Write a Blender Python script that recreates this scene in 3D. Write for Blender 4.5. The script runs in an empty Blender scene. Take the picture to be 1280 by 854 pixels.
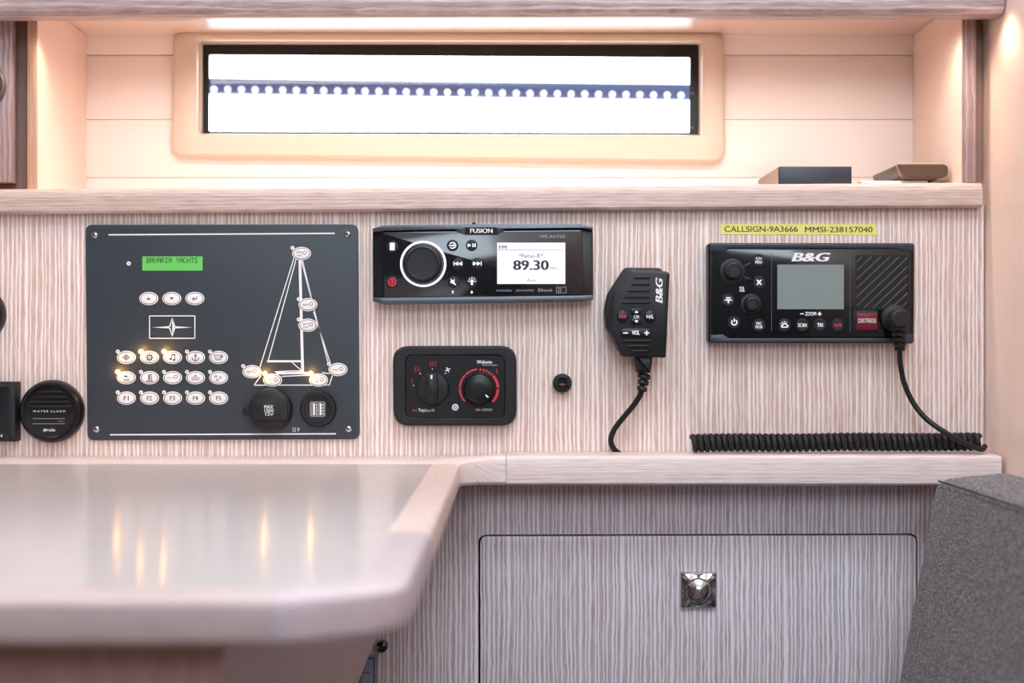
import bpy, bmesh, math, random
from mathutils import Vector, Matrix
random.seed(7)
C = bpy.context.scene.collection
scene = bpy.context.scene
PI = math.pi

# ------------------------------------------------------------------ camera, world, lights, exposure
D, F, Z0 = 1.24, 1771.0, 0.85          # camera to instrument wall, focal in px, eye height
cam_d = bpy.data.cameras.new('camera'); cam = bpy.data.objects.new('camera', cam_d); C.objects.link(cam)
cam.location = (0, -D, Z0); cam.rotation_euler = (PI/2, 0, 0)
cam_d.sensor_width = 36; cam_d.lens = F/1280*36; cam_d.clip_start = .02; cam_d.clip_end = 60
cam_d.dof.use_dof = True; cam_d.dof.focus_distance = D - .004; cam_d.dof.aperture_fstop = 4.6
scene.camera = cam
scene.view_settings.view_transform = 'Standard'; scene.view_settings.look = 'None'
scene.view_settings.gamma = 1; scene.view_settings.use_curve_mapping = False
scene.view_settings.exposure = 0.13

world = bpy.data.worlds.new('daylight'); scene.world = world; world.use_nodes = True
wn = world.node_tree.nodes; bgn = wn['Background']
bgn.inputs[0].default_value = (0.88, 0.94, 1.0, 1); bgn.inputs[1].default_value = 6.5

def area(name, loc, rot, sx, sy, power, col, spread=PI):
    l = bpy.data.lights.new(name, 'AREA'); l.shape = 'RECTANGLE'; l.size = sx; l.size_y = sy
    l.energy = power; l.color = col; l.spread = spread
    o = bpy.data.objects.new(name, l); C.objects.link(o); o.location = loc; o.rotation_euler = rot
    return o
HATCH = area('hatch_daylight', (0.32, -.86, Z0+1.08), (math.radians(14), 0, 0), 1.1, .8, 26, (0.77, 0.90, 1.0))
REAR = area('companionway_daylight', (0.25, -2.35, Z0+.75), (math.radians(72), 0, 0), 1.3, .6, 19, (0.77, 0.89, 1.0))
WARML = area('cabin_lamp_light', (-0.85, -.42, Z0+.9), (math.radians(24), math.radians(-16), 0), .12, .12, 2.4, (1.0, .60, .36))
STRIP = area('niche_strip_light', (0.0, 0.0, Z0+.2875), (math.radians(14), 0, 0), .72, .012, .70, (1.0, .88, .79), 2.4)
def spot(name, loc, power, size=1.9, rot=(0, 0, 0)):
    l = bpy.data.lights.new(name, 'SPOT'); l.energy = power; l.color = (1, .78, .58); l.spot_size = size; l.spot_blend = .9
    l.shadow_soft_size = .006
    o = bpy.data.objects.new(name, l); C.objects.link(o); o.location = loc; o.rotation_euler = rot
spot('niche_spot', (-.392, -.002, Z0+.283), .35)
spot('niche_spot', (.368, -.002, Z0+.283), .35)
spot('side_spot', (.396, -.060, Z0+.281), .3, 2.2)

# ------------------------------------------------------------------ helpers
def lin(c):
    return tuple((x/255/12.92 if x/255 <= .04045 else ((x/255+.055)/1.055)**2.4) for x in c) + (1,)
def W(px, py, Y=0.0):
    k = (D+Y)/F
    return Vector(((px-640)*k, Y, Z0+(427-py)*k))

def mat(name, col, rough=.5, metal=0, emit=None, es=0, coat=0, bump=0, bscale=400, spec=.5, trans=0, var=0):
    m = bpy.data.materials.new(name); m.use_nodes = True; nt = m.node_tree; b = nt.nodes['Principled BSDF']
    b.inputs['Base Color'].default_value = lin(col); b.inputs['Roughness'].default_value = rough
    b.inputs['Metallic'].default_value = metal; b.inputs['Coat Weight'].default_value = coat
    b.inputs['Coat Roughness'].default_value = .08; b.inputs['Specular IOR Level'].default_value = spec
    b.inputs['Transmission Weight'].default_value = trans
    if emit: b.inputs['Emission Color'].default_value = lin(emit); b.inputs['Emission Strength'].default_value = es
    tc = nt.nodes.new('ShaderNodeTexCoord'); n = nt.nodes.new('ShaderNodeTexNoise')
    n.inputs['Scale'].default_value = bscale; n.inputs['Detail'].default_value = 2
    nt.links.new(tc.outputs['Object'], n.inputs['Vector'])
    if bump:
        bp = nt.nodes.new('ShaderNodeBump'); bp.inputs['Strength'].default_value = bump; bp.inputs['Distance'].default_value = .0004
        nt.links.new(n.outputs['Fac'], bp.inputs['Height']); nt.links.new(bp.outputs['Normal'], b.inputs['Normal'])
    # a little roughness variation on every surface
    mr = nt.nodes.new('ShaderNodeMapRange'); mr.inputs['To Min'].default_value = max(0, rough-.03); mr.inputs['To Max'].default_value = min(1, rough+.03)
    nt.links.new(n.outputs['Fac'], mr.inputs['Value']); nt.links.new(mr.outputs['Result'], b.inputs['Roughness'])
    return m

def wood(name, axis, dark, light, period=.0046, contrast=1.0, rough=.38, coat=.0, warp=1.0, tint=(1, .9, .86), stripe=.65, coatr=.12):
    """limed oak: soft tan ground with wobbly pale lines along the grain"""
    m = bpy.data.materials.new(name); m.use_nodes = True; nt = m.node_tree; N = nt.nodes; Lk = nt.links
    b = N['Principled BSDF']; b.inputs['Roughness'].default_value = rough
    b.inputs['Coat Weight'].default_value = coat; b.inputs['Coat Roughness'].default_value = coatr
    tc = N.new('ShaderNodeTexCoord'); sp = N.new('ShaderNodeSeparateXYZ'); Lk.new(tc.outputs['Object'], sp.inputs[0])
    def M(op, a, c=None, d=None):
        n = N.new('ShaderNodeMath'); n.operation = op
        for i, v in enumerate((a, c, d)):
            if v is None: continue
            if isinstance(v, (int, float)): n.inputs[i].default_value = v
            else: Lk.new(v, n.inputs[i])
        return n.outputs[0]
    ua, ub, va = {'z': ('X', 'Y', 'Z'), 'x': ('Y', 'Z', 'X'), 'y': ('X', 'Z', 'Y')}[axis]
    u = M('ADD', sp.outputs[ua], sp.outputs[ub]); v = sp.outputs[va]
    def noise(uu, su, sv, det=1.0, off=0.0):
        cb = N.new('ShaderNodeCombineXYZ'); Lk.new(M('MULTIPLY', uu, su), cb.inputs[0]); Lk.new(M('MULTIPLY', v, sv), cb.inputs[1]); cb.inputs[2].default_value = off
        n = N.new('ShaderNodeTexNoise'); n.inputs['Scale'].default_value = 1; n.inputs['Detail'].default_value = det; Lk.new(cb.outputs[0], n.inputs['Vector'])
        return n.outputs['Fac']
    w1 = M('MULTIPLY', M('SUBTRACT', noise(u, 22, 9, 2, 1.3), .5), .009*warp)
    w2 = M('MULTIPLY', M('SUBTRACT', noise(u, 160, 110, 1, 4.1), .5), .0018*warp)
    u2 = M('ADD', M('ADD', u, w1), w2)
    ph = M('MULTIPLY', noise(u2, 150, 2.5, 1, 7.7), 11.0)
    s = M('MULTIPLY_ADD', M('SINE', M('ADD', M('MULTIPLY', u2, 2*PI/period), ph)), .5, .5)
    s = M('POWER', s, 3.0)
    fine = noise(u2, 900, 45, 2, 2.2)
    mod = noise(u, 60, 7, 1, 9.0)
    body = M('MULTIPLY', M('MULTIPLY', s, stripe*1.5*contrast), M('MULTIPLY_ADD', mod, 2.0, .0))
    st = M('ADD', body, M('MULTIPLY_ADD', M('SUBTRACT', fine, .5), 1.3, .25))
    cl = N.new('ShaderNodeClamp'); Lk.new(st, cl.inputs[0])
    mx = N.new('ShaderNodeMix'); mx.data_type = 'RGBA'; mx.inputs['A'].default_value = lin(dark); mx.inputs['B'].default_value = lin(light)
    Lk.new(cl.outputs[0], mx.inputs['Factor'])
    mt = N.new('ShaderNodeMix'); mt.data_type = 'RGBA'; mt.blend_type = 'MULTIPLY'; mt.inputs['B'].default_value = tint + (1,)
    Lk.new(mx.outputs['Result'], mt.inputs['A'])
    Lk.new(M('MULTIPLY', noise(u, 24, 2.2, 2, 5.5), 1.1), mt.inputs['Factor'])
    Lk.new(mt.outputs['Result'], b.inputs['Base Color'])
    bp = N.new('ShaderNodeBump'); bp.inputs['Strength'].default_value = .25; bp.inputs['Distance'].default_value = .0003
    Lk.new(cl.outputs[0], bp.inputs['Height']); Lk.new(bp.outputs['Normal'], b.inputs['Normal'])
    return m

M_ = {}
M_['oak'] = wood('limed_oak_panel', 'z', (200, 168, 154), (250, 240, 237), period=.0041, warp=.5, contrast=1.0, tint=(1, .94, .91))
M_['oak_low'] = wood('limed_oak_drawer', 'z', (184, 166, 166), (246, 244, 250), period=.0040, contrast=1.25, warp=.62, tint=(.97, .91, .93))
M_['oak_h'] = wood('limed_oak_edging', 'x', (206, 189, 187), (246, 239, 240), period=.0030, contrast=.55, stripe=.35, warp=.45)
M_['oak_y'] = wood('limed_oak_side_rail', 'y', (196, 178, 172), (228, 214, 210), period=.0030, contrast=.5, stripe=.3, warp=.45, coat=.2, coatr=.25)
M_['oak_front_shaded'] = wood('shaded_oak_front_rail', 'x', (158, 140, 140), (188, 174, 174), period=.003, contrast=.4, stripe=.3, warp=.4, coat=.2, coatr=.25)  # shade on the table's front face put into a darker wood colour
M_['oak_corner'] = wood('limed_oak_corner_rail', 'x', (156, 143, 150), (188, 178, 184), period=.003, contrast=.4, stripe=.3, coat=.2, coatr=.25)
M_['shelf_edge'] = wood('limed_oak_shelf_edging', 'x', (178, 156, 148), (228, 214, 208), period=.0030, contrast=.55, stripe=.35, warp=.45)
M_['warmlit_edge'] = wood('warmlit_oak_edge', 'z', (204, 160, 130), (228, 190, 164), period=.003, contrast=.4)  # warm light on the left upright's edge put into the wood colour
M_['oak_top'] = wood('lacquered_table_top', 'x', (164, 160, 160), (182, 177, 176), period=.0046, contrast=.35, stripe=.3, rough=.45, coat=.45, coatr=.13, warp=.4)
M_['oak_side'] = wood('pale_oak_side', 'z', (240, 217, 202), (250, 234, 224), period=.0035, contrast=.5, stripe=.35, warp=.4)
M_['oak_post'] = wood('grey_oak_post', 'z', (150, 122, 116), (190, 170, 172), period=.005, contrast=.7)
M_['oak_under'] = wood('lacquered_oak_underside', 'x', (232, 208, 196), (242, 222, 212), period=.004, contrast=.3, stripe=.2, rough=.3, coat=1.0, coatr=.28)
M_['oak_rail'] = wood('limed_oak_overhead_rail', 'x', (150, 130, 130), (210, 198, 202), period=.0045, contrast=.8, stripe=.4, warp=.6)
M_['brown'] = mat('brown_recess', (140, 108, 96), .6)
M_['cream'] = mat('cream_liner', (248, 237, 230), .55, bump=.1, bscale=900)
M_['surround'] = mat('beige_window_trim', (222, 203, 184), .42)
M_['plate'] = mat('anthracite_plate', (50, 59, 66), .5, bump=.35, bscale=3500)
M_['black'] = mat('black_plastic', (25, 26, 29), .44, bump=.1, bscale=2500, spec=.38)
M_['black2'] = mat('satin_black', (17, 18, 21), .32, spec=.4)
M_['rubber'] = mat('black_rubber', (23, 24, 27), .52, bump=.2, bscale=1800, spec=.4)
M_['gloss'] = mat('gloss_black', (14, 15, 19), .12, coat=.5)
M_['navy'] = mat('navy_black_edge', (44, 52, 66), .35)
M_['grey_metal'] = mat('brushed_grey_metal', (92, 96, 104), .36, metal=.8)
M_['chrome'] = mat('chrome', (215, 218, 225), .08, metal=1)
M_['steel'] = mat('stainless_screw', (205, 200, 198), .22, metal=1)
M_['white'] = mat('white_print', (236, 236, 238), .5)
M_['button'] = mat('button_white', (240, 236, 234), .4)
M_['ink'] = mat('dark_ink', (46, 44, 50), .6)
M_['inkgrey'] = mat('grey_ink', (150, 154, 162), .6)
M_['screengrey'] = mat('screen_grey_text', (84, 92, 108), .6)
M_['dim'] = mat('dim_print', (84, 86, 92), .5)
M_['red'] = mat('red_print', (206, 52, 64), .45)
M_['redlit'] = mat('red_backlit', (200, 40, 60), .5, emit=(220, 60, 80), es=.35)
M_['distress'] = mat('distress_red', (120, 26, 44), .25)
M_['lcd_green'] = mat('green_backlit_lcd', (90, 170, 80), .4, emit=(100, 190, 88), es=.33)
M_['lcd_ink'] = mat('lcd_ink', (10, 34, 20), .5)
M_['lcd_grey'] = mat('grey_green_lcd', (126, 138, 138), .22, coat=.4)
M_['lcd_white'] = mat('white_backlit_screen', (60, 62, 66), .4, emit=(240, 245, 255), es=1.0)
M_['ringlight'] = mat('lit_knob_ring', (240, 240, 245), .4, emit=(235, 240, 255), es=.9)
M_['glyph'] = mat('backlit_glyph', (230, 232, 240), .4, emit=(225, 230, 245), es=.55)
M_['amber'] = mat('amber_led', (255, 200, 120), .4, emit=(255, 176, 80), es=12)
M_['tape'] = mat('yellow_label_tape', (238, 232, 118), .4)
M_['slate'] = mat('slate_black', (34, 42, 54), .4)
M_['ribs'] = mat('grille_rib_black', (50, 52, 60), .4)
M_['paper'] = mat('white_paper', (240, 240, 244), .7)
M_['card'] = mat('blue_grey_card', (150, 160, 182), .6)
M_['taupe'] = mat('taupe_side', (146, 128, 116), .45)
M_['bronze'] = mat('bronze_brown_leather', (84, 64, 48), .36, metal=.3, bump=.25, bscale=1600)
M_['stitch'] = mat('pale_stitching', (196, 172, 146), .6)
M_['brass'] = mat('aged_brass', (120, 108, 96), .35, metal=.8)
M_['dial'] = mat('cream_dial', (228, 216, 190), .5)
M_['rail'] = mat('blue_grey_alloy', (36, 52, 90), .4, metal=.2, bump=.4, bscale=120)
M_['bright'] = mat('white_gelcoat', (240, 246, 252), .35)
M_['glass'] = None
M_['ceil'] = mat('white_headliner', (225, 225, 228), .8, bump=.2, bscale=500)
M_['floorm'] = wood('cabin_sole', 'y', (96, 74, 62), (130, 104, 90), period=.05, contrast=.5)
M_['wallm'] = mat('cabin_bulkhead', (128, 126, 130), .6)
M_['dark_gap'] = mat('dark_gap', (26, 20, 20), .8)

def glass_mat():
    m = bpy.data.materials.new('window_glass'); m.use_nodes = True; nt = m.node_tree; N = nt.nodes
    out = N['Material Output']; N.remove(N['Principled BSDF'])
    t = N.new('ShaderNodeBsdfTransparent'); g = N.new('ShaderNodeBsdfGlossy'); g.inputs['Roughness'].default_value = .02
    fr = N.new('ShaderNodeFresnel'); fr.inputs[0].default_value = 1.45
    mx = N.new('ShaderNodeMixShader'); nt.links.new(fr.outputs[0], mx.inputs[0]); nt.links.new(t.outputs[0], mx.inputs[1]); nt.links.new(g.outputs[0], mx.inputs[2])
    nt.links.new(mx.outputs[0], out.inputs[0]); return m
M_['glass'] = glass_mat()

def fabric_mat():
    m = bpy.data.materials.new('grey_woven_upholstery'); m.use_nodes = True; nt = m.node_tree; N = nt.nodes; Lk = nt.links
    b = N['Principled BSDF']; b.inputs['Roughness'].default_value = .85; b.inputs['Sheen Weight'].default_value = .25
    tc = N.new('ShaderNodeTexCoord')
    mp = N.new('ShaderNodeMapping'); mp.inputs['Scale'].default_value = (420, 420, 1100); mp.inputs['Rotation'].default_value = (.35, 0, 0)
    Lk.new(tc.outputs['Object'], mp.inputs[0])
    vo = N.new('ShaderNodeTexVoronoi'); vo.inputs['Scale'].default_value = 1; Lk.new(mp.outputs[0], vo.inputs['Vector'])
    no = N.new('ShaderNodeTexNoise'); no.inputs['Scale'].default_value = 420; no.inputs['Detail'].default_value = 3; Lk.new(tc.outputs['Object'], no.inputs['Vector'])
    ad = N.new('ShaderNodeMath'); ad.operation = 'MULTIPLY_ADD'; Lk.new(vo.outputs['Distance'], ad.inputs[0]); ad.inputs[1].default_value = -.8; Lk.new(no.outputs['Fac'], ad.inputs[2])
    cr = N.new('ShaderNodeValToRGB'); cr.color_ramp.elements[0].position = .0; cr.color_ramp.elements[0].color = lin((40, 38, 42))
    cr.color_ramp.elements[1].position = .5; cr.color_ramp.elements[1].color = lin((172, 164, 168))
    Lk.new(ad.outputs[0], cr.inputs[0]); Lk.new(cr.outputs[0], b.inputs['Base Color'])
    bp = N.new('ShaderNodeBump'); bp.inputs['Strength'].default_value = 1.0; bp.inputs['Distance'].default_value = .0014
    Lk.new(ad.outputs[0], bp.inputs['Height']); Lk.new(bp.outputs[0], b.inputs['Normal'])
    return m
M_['fabric'] = fabric_mat()

def obj(name, bm, m, parent=None, loc=None, smooth=True, label=None, cat=None, group=None, kind=None, ang=32):
    me = bpy.data.meshes.new(name)
    if isinstance(bm, bpy.types.Mesh): me = bm
    else:
        bmesh.ops.remove_doubles(bm, verts=bm.verts, dist=1e-7)
        bmesh.ops.recalc_face_normals(bm, faces=[f for f in bm.faces if not f.tag])
        bm.to_mesh(me); bm.free()
        me.materials.append(M_[m] if isinstance(m, str) else m)
        if smooth:
            for p in me.polygons: p.use_smooth = True
            me.set_sharp_from_angle(angle=math.radians(ang))
    o = bpy.data.objects.new(name, me); C.objects.link(o)
    if parent: o.parent = parent
    if loc is not None: o.location = loc
    if label: o['label'] = label
    if cat: o['category'] = cat
    if group: o['group'] = group
    if kind: o['kind'] = kind
    return o
def empty(name, loc, label, cat, group=None):
    o = bpy.data.objects.new(name, None); C.objects.link(o); o.location = loc; o.empty_display_size = .02
    o['label'] = label; o['category'] = cat
    if group: o['group'] = group
    return o
def B(): return bmesh.new()

def loft(bm, loops, cap0=True, cap1=True, closed=True):
    rings = [[bm.verts.new(p) for p in lp] for lp in loops]
    n = len(rings[0])
    for a, b in zip(rings, rings[1:]):
        for i in range(n if closed else n-1):
            j = (i+1) % n
            bm.faces.new((a[i], a[j], b[j], b[i]))
    if cap0: bm.faces.new(rings[0][::-1])
    if cap1: bm.faces.new(rings[-1])
    return bm
def area2(p): return sum(p[i][0]*p[(i+1) % len(p)][1]-p[(i+1) % len(p)][0]*p[i][1] for i in range(len(p)))/2
def ccw(p): return list(p) if area2(p) > 0 else list(p)[::-1]
def offs(p, d):
    """inset a ccw polygon by d"""
    out = []; n = len(p)
    for i in range(n):
        a, b, c = Vector(p[i-1]), Vector(p[i]), Vector(p[(i+1) % n])
        e1 = (b-a); e2 = (c-b)
        if e1.length < 1e-9 or e2.length < 1e-9: out.append(tuple(b)); continue
        e1.normalize(); e2.normalize()
        n1 = Vector((-e1.y, e1.x)); n2 = Vector((-e2.y, e2.x)); nn = n1+n2
        if nn.length < 1e-6: nn = n1.copy()
        nn.normalize(); c_ = max(.35, nn.dot(n1)); out.append(tuple(b+nn*(d/c_)))
    return out
def rpoly(p, r, n=5):
    """round every corner of a ccw polygon; r may be a list"""
    out = []; m = len(p)
    for i in range(m):
        a, b, c = Vector(p[i-1]), Vector(p[i]), Vector(p[(i+1) % m]); ri = r[i] if isinstance(r, (list, tuple)) else r
        d1 = (a-b); d2 = (c-b); k = min(ri, d1.length*.49, d2.length*.49)
        s = b+d1.normalized()*k; e = b+d2.normalized()*k
        for t in range(n+1):
            t /= n; out.append(tuple(s*(1-t)**2+b*2*t*(1-t)+e*t*t))
    return out
def rect(x0, x1, z0, z1): return [(x0, z0), (x1, z0), (x1, z1), (x0, z1)]
def ell(cx, cz, rx, rz, n=28): return [(cx+rx*math.cos(2*PI*i/n), cz+rz*math.sin(2*PI*i/n)) for i in range(n)]
def at(p, y): return [(x, y, z) for x, z in p]
def prism(bm, p, yf, yb, bev=0, seg=2):
    p = ccw(p)
    if bev:
        loops = [at(p, yb)]
        for i in range(seg+1):
            a = i/seg*PI/2; loops.append(at(offs(p, bev*(1-math.cos(a))), yf+bev*(1-math.sin(a))))
    else: loops = [at(p, yb), at(p, yf)]
    return loft(bm, loops)
def ring(bm, po, pi, yf, yb):
    po, pi = ccw(po), ccw(pi)
    return loft(bm, [at(po, yb), at(po, yf), at(pi, yf), at(pi, yb), at(po, yb)], False, False)
def lathe(bm, cx, cz, prof, n=32, cap=True):
    """profile (r, y) revolved about the y axis through cx, cz"""
    return loft(bm, [at(ell(cx, cz, r, r, n), y) for r, y in prof], False, cap)
def box(bm, x0, x1, y0, y1, z0, z1, bev=0, seg=2):
    m = bmesh.ops.create_cube(bm, size=1)
    for v in m['verts']: v.co = Vector(((x0+x1)/2+v.co.x*(x1-x0), (y0+y1)/2+v.co.y*(y1-y0), (z0+z1)/2+v.co.z*(z1-z0)))
    if bev:
        ed = list({e for v in m['verts'] for e in v.link_edges})
        bmesh.ops.bevel(bm, geom=ed, offset=bev, segments=seg, affect='EDGES', profile=.5)
    return bm
def tube(bm, pts, r, n=10, caps=True):
    pts = [Vector(p) for p in pts]; up = None; loops = []
    for i, p in enumerate(pts):
        t = (pts[min(i+1, len(pts)-1)]-pts[max(i-1, 0)]).normalized()
        if up is None: up = Vector((0, 1, 0)) if abs(t.y) < .9 else Vector((1, 0, 0))
        a = (up-t*up.dot(t)).normalized(); b = t.cross(a); up = a
        ri = r[i] if isinstance(r, (list, tuple)) else r
        loops.append([p+a*ri*math.cos(2*PI*j/n)+b*ri*math.sin(2*PI*j/n) for j in range(n)])
    return loft(bm, loops, caps, caps)
def spline(pts, k=8):
    pts = [Vector(p) for p in pts]; P = [pts[0]*2-pts[1]]+pts+[pts[-1]*2-pts[-2]]; out = []
    for i in range(1, len(P)-2):
        for s in range(k):
            t = s/k; a, b, c, d = P[i-1], P[i], P[i+1], P[i+2]
            out.append(.5*((2*b)+(c-a)*t+(2*a-5*b+4*c-d)*t*t+(3*b-a-3*c+d)*t**3))
    return out+[pts[-1]]
def stroke(bm, pts, w, y, closed=False):
    """flat printed line"""
    pts = [Vector(p) for p in pts]
    if closed: pts.append(pts[0])
    for a, b in zip(pts, pts[1:]):
        d = (b-a)
        if d.length < 1e-9: continue
        d.normalize(); n = Vector((-d.y, d.x))*w/2; e = d*w*.25
        q = [a-e-n, b+e-n, b+e+n, a-e+n]
        bm.faces.new([bm.verts.new((v.x, y, v.y)) for v in q])
def flat(bm, p, y):
    bm.faces.new([bm.verts.new((x, y, z)) for x, z in ccw(p)])
def arcp(cx, cz, r, a0, a1, n=16):
    return [(cx+r*math.cos(math.radians(a0+(a1-a0)*i/n)), cz+r*math.sin(math.radians(a0+(a1-a0)*i/n))) for i in range(n+1)]
_tc = {}
def text(bm, body, x0, x1, z0, z1, y, bold=0, shear=0, turn=False):
    key = (body, shear)
    if key not in _tc:
        cu = bpy.data.curves.new('t', 'FONT'); cu.body = body; cu.size = 1; cu.shear = shear; cu.resolution_u = 3
        o = bpy.data.objects.new('t', cu); me = bpy.data.meshes.new_from_object(o)
        _tc[key] = ([tuple(v.co[:2]) for v in me.vertices], [tuple(p.vertices) for p in me.polygons])
        bpy.data.objects.remove(o); bpy.data.curves.remove(cu); bpy.data.meshes.remove(me)
    vs, fs = _tc[key]
    if not vs: return
    ax, bx = min(v[0] for v in vs), max(v[0] for v in vs); az, bz = min(v[1] for v in vs), max(v[1] for v in vs)
    bw = bold*(x1-x0 if not turn else z1-z0)/(bx-ax)
    for j, sh_ in enumerate((0,) if bold < .003 else (-1, -.33, .33, 1)):
        out = []
        for vx, vz in vs:
            s, t = (vx-ax)/(bx-ax), (vz-az)/(bz-az)
            if turn: s, t = 1-t, s
            ox, oz = (sh_*bw, 0) if not turn else (0, sh_*bw)
            out.append(bm.verts.new((x0+s*(x1-x0)+ox, y-j*2e-6, z0+t*(z1-z0)+oz)))
        for f in fs:
            try: bm.faces.new([out[i] for i in f])
            except ValueError: pass

class Dev:
    """a thing fixed to the instrument wall; pixel coordinates are read on its front plane"""
    def __init__(s, name, label, cat, cx, cy, Yc=0.0, group=None, Yroot=0.0):
        s.k = (D+Yc)/F; s.cx, s.cy = cx, cy
        s.o = empty(name, ((cx-640)*s.k, Yroot, Z0+(427-cy)*s.k), label, cat, group)
    def p(s, x, y): return ((x-s.cx)*s.k, (s.cy-y)*s.k)
    def P(s, pts): return [s.p(*q) for q in pts]
    def R(s, x0, y0, x1, y1): return ccw([s.p(x0, y0), s.p(x1, y0), s.p(x1, y1), s.p(x0, y1)])
    def E(s, x, y, rx, ry=None, n=28):
        c = s.p(x, y); return ell(c[0], c[1], rx*s.k, (ry or rx)*s.k, n)
    def part(s, name, bm, m, parent=None, **kw): return obj(name, bm, m, parent or s.o, **kw)
    def prism(s, name, pts, yf, yb, m, bev=0, parent=None, seg=2, **kw):
        return s.part(name, prism(B(), pts, yf, yb, bev, seg), m, parent, **kw)
    def lathe(s, name, x, y, prof, m, parent=None, n=32, **kw):
        c = s.p(x, y); return s.part(name, lathe(B(), c[0], c[1], [(r*s.k, yy) for r, yy in prof], n), m, parent, **kw)
    def txt(s, bm, body, x0, y0, x1, y1, y, bold=.0, shear=0, turn=False):
        a, b = s.p(x0, y1), s.p(x1, y0); text(bm, body, a[0], b[0], a[1], b[1], y, bold, shear, turn)
    def st(s, bm, pts, w, y, closed=False): stroke(bm, s.P(pts), w*s.k, y, closed)

def struct(name, bm, m, parent=None, **kw):
    o = obj(name, bm, m, parent, **kw)
    if parent is None: o['kind'] = 'structure'
    return o

# ------------------------------------------------------------------ the setting
XR = .4145
struct('floor', box(B(), -1.5, XR+.1, -2.7, .4, -.05, 0), 'floorm')
struct('ceiling', box(B(), -1.5, XR+.1, -2.7, .4, Z0+1.12, Z0+1.17), 'ceil')
struct('wall_left', box(B(), -1.5, -1.45, -2.7, .4, 0, Z0+1.12), 'wallm')
struct('wall_rear', box(B(), -1.45, XR, -2.7, -2.65, 0, Z0+1.12), 'wallm')
struct('wall_right', box(B(), XR, XR+.03, -2.65, .4, 0, Z0+1.12), 'oak_side')
# instrument wall (front face at y = 0)
struct('wall_back', box(B(), -1.45, XR-.0015, 0, .018, Z0-.126, Z0+.1195), 'oak')
# hull lining behind the shelf
YB = .144
def hx(px): return (px-640)*(D+YB)/F
def hz(py): return Z0+(427-py)*(D+YB)/F
hb = box(B(), -1.45, XR-.002, YB+.0026, .178, Z0+.06, hz(178)); box(hb, -1.45, XR-.002, YB+.0026, .178, hz(46), Z0+.32)
box(hb, -1.45, hx(240), YB+.0026, .178, hz(178), hz(46)); box(hb, hx(884), XR-.002, YB+.0026, .178, hz(178), hz(46))
hull = struct('wall_hull', hb, 'cream')
hull['kind'] = 'structure'
def plank(pts): obj('lining_plank', prism(B(), [(hx(x), hz(y)) for x, y in pts], YB, YB+.0024, .0005), 'cream', hull)
def rp(x0, y0, x1, y1): return [(x0, y1), (x1, y1), (x1, y0), (x0, y0)]
g = .6
plank([(60, 68.6), (232, 68.6), (232, 47), (888, 47), (888, 68.6), (1142, 68.6), (1142, 20), (60, 20)])
plank(rp(60, 69.8, 232, 149.2)); plank(rp(888, 69.8, 1142, 149.2))
plank([(60, 221.8), (1142, 221.8), (1142, 149.8), (888, 149.8), (888, 182), (232, 182), (232, 149.8), (60, 149.8)])
plank(rp(60, 222.4, 1142, 262))
# window: surround, black frame, pane
win = struct('window_1', ring(B(), [(hx(228), hz(190)), (hx(892), hz(190)), (hx(892), hz(42)), (hx(228), hz(42))],
             [(hx(250), hz(172)), (hx(876), hz(172)), (hx(876), hz(52)), (hx(250), hz(52))], .1475, .178), 'surround')
def hq(pts, Y, r, n=5):
    q = [((x-640)*(D+Y)/F, Z0+(427-y)*(D+Y)/F) for x, y in pts]
    return at(rpoly(ccw(q), r, n), Y)
YS = .134
so = [(213, 197), (907, 204.5), (905, 41), (217, 38)]
si = [(247, 166.8), (876, 168.5), (877, 53), (247.5, 51)]
def grow(p, d): 
    cx, cy = 560, 112; return [(x+(d if x > cx else -d), y+(d if y > cy else -d)) for x, y in p]
lp = [hq(so, YB+.004, .014), hq(so, YS+.004, .014), hq(grow(so, -2), YS+.0015, .013), hq(grow(so, -5), YS, .012), hq(grow(si, 5), YS, .006), hq(grow(si, 1.5), YS+.0012, .004), hq(si, YS+.005, .0035), hq([(251, 168), (872.5, 170), (873, 55.5), (251.5, 53.5)], .1605, .0035)]
obj('window_surround', loft(B(), lp, False, False), 'surround', win)
def wq(pts, Y, r=.002): return hq(pts, Y, r, 3)
fo = [(247, 170), (875, 172), (876, 54), (248, 52)]; fi = [(261, 164.5), (862, 166.2), (862.5, 72), (261.5, 68.5)]
obj('window_frame', loft(B(), [wq(fo, .168), wq(fo, .158), wq(grow(fi, 1), .158), wq(fi, .159), wq(fi, .168), wq(fo, .168)], False, False), 'black2', win)
obj('pane', prism(B(), [(q[0], q[2]) for q in wq(grow(fi, 3), .163)], .162, .165), 'glass', win)
# two small bolts on the black frame
for x, y in ((865.5, 160), (865.5, 117)):
    w = W(x, y, .158); obj('frame_bolt', lathe(B(), w.x, w.z, [(.0014, .158), (.0014, .1572), (.0008, .1568)], 10), 'brass', win)

# outside: toe rail with its row of bright holes, and the white deck
def rail_out():
    YR = .62; k = (D+YR)/F
    t = empty('toe_rail', ((556-640)*k, YR, Z0+(427-110)*k), 'blue grey alloy rail outside the window with a row of bright round fittings', 'rail')
    b = B(); box(b, -.8, .8, 0, .02, -6*k, 9.5*k, .002)
    r = obj('rail_bar', b, 'rail', t)
    b = B(); box(b, -.8, .8, -.012, .002, -12.5*k, -5*k, .002); obj('rail_foot', b, 'rail', t)
    t.rotation_euler = (0, math.radians(.75), 0)
    bm = lathe(B(), 0, 0, [(3.6*k, 0), (3.4*k, -.003), (2.4*k, -.005), (1*k, -.0055)], 12)
    first = None; x = 236
    while x < 890:
        if first is None: first = obj('round_fitting', bm, 'bright', t); c = first
        else: c = first.copy(); C.objects.link(c)
        c.location = ((x-556)*k, -.012, -7.5*k); x += 17.05
rail_out()

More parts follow.
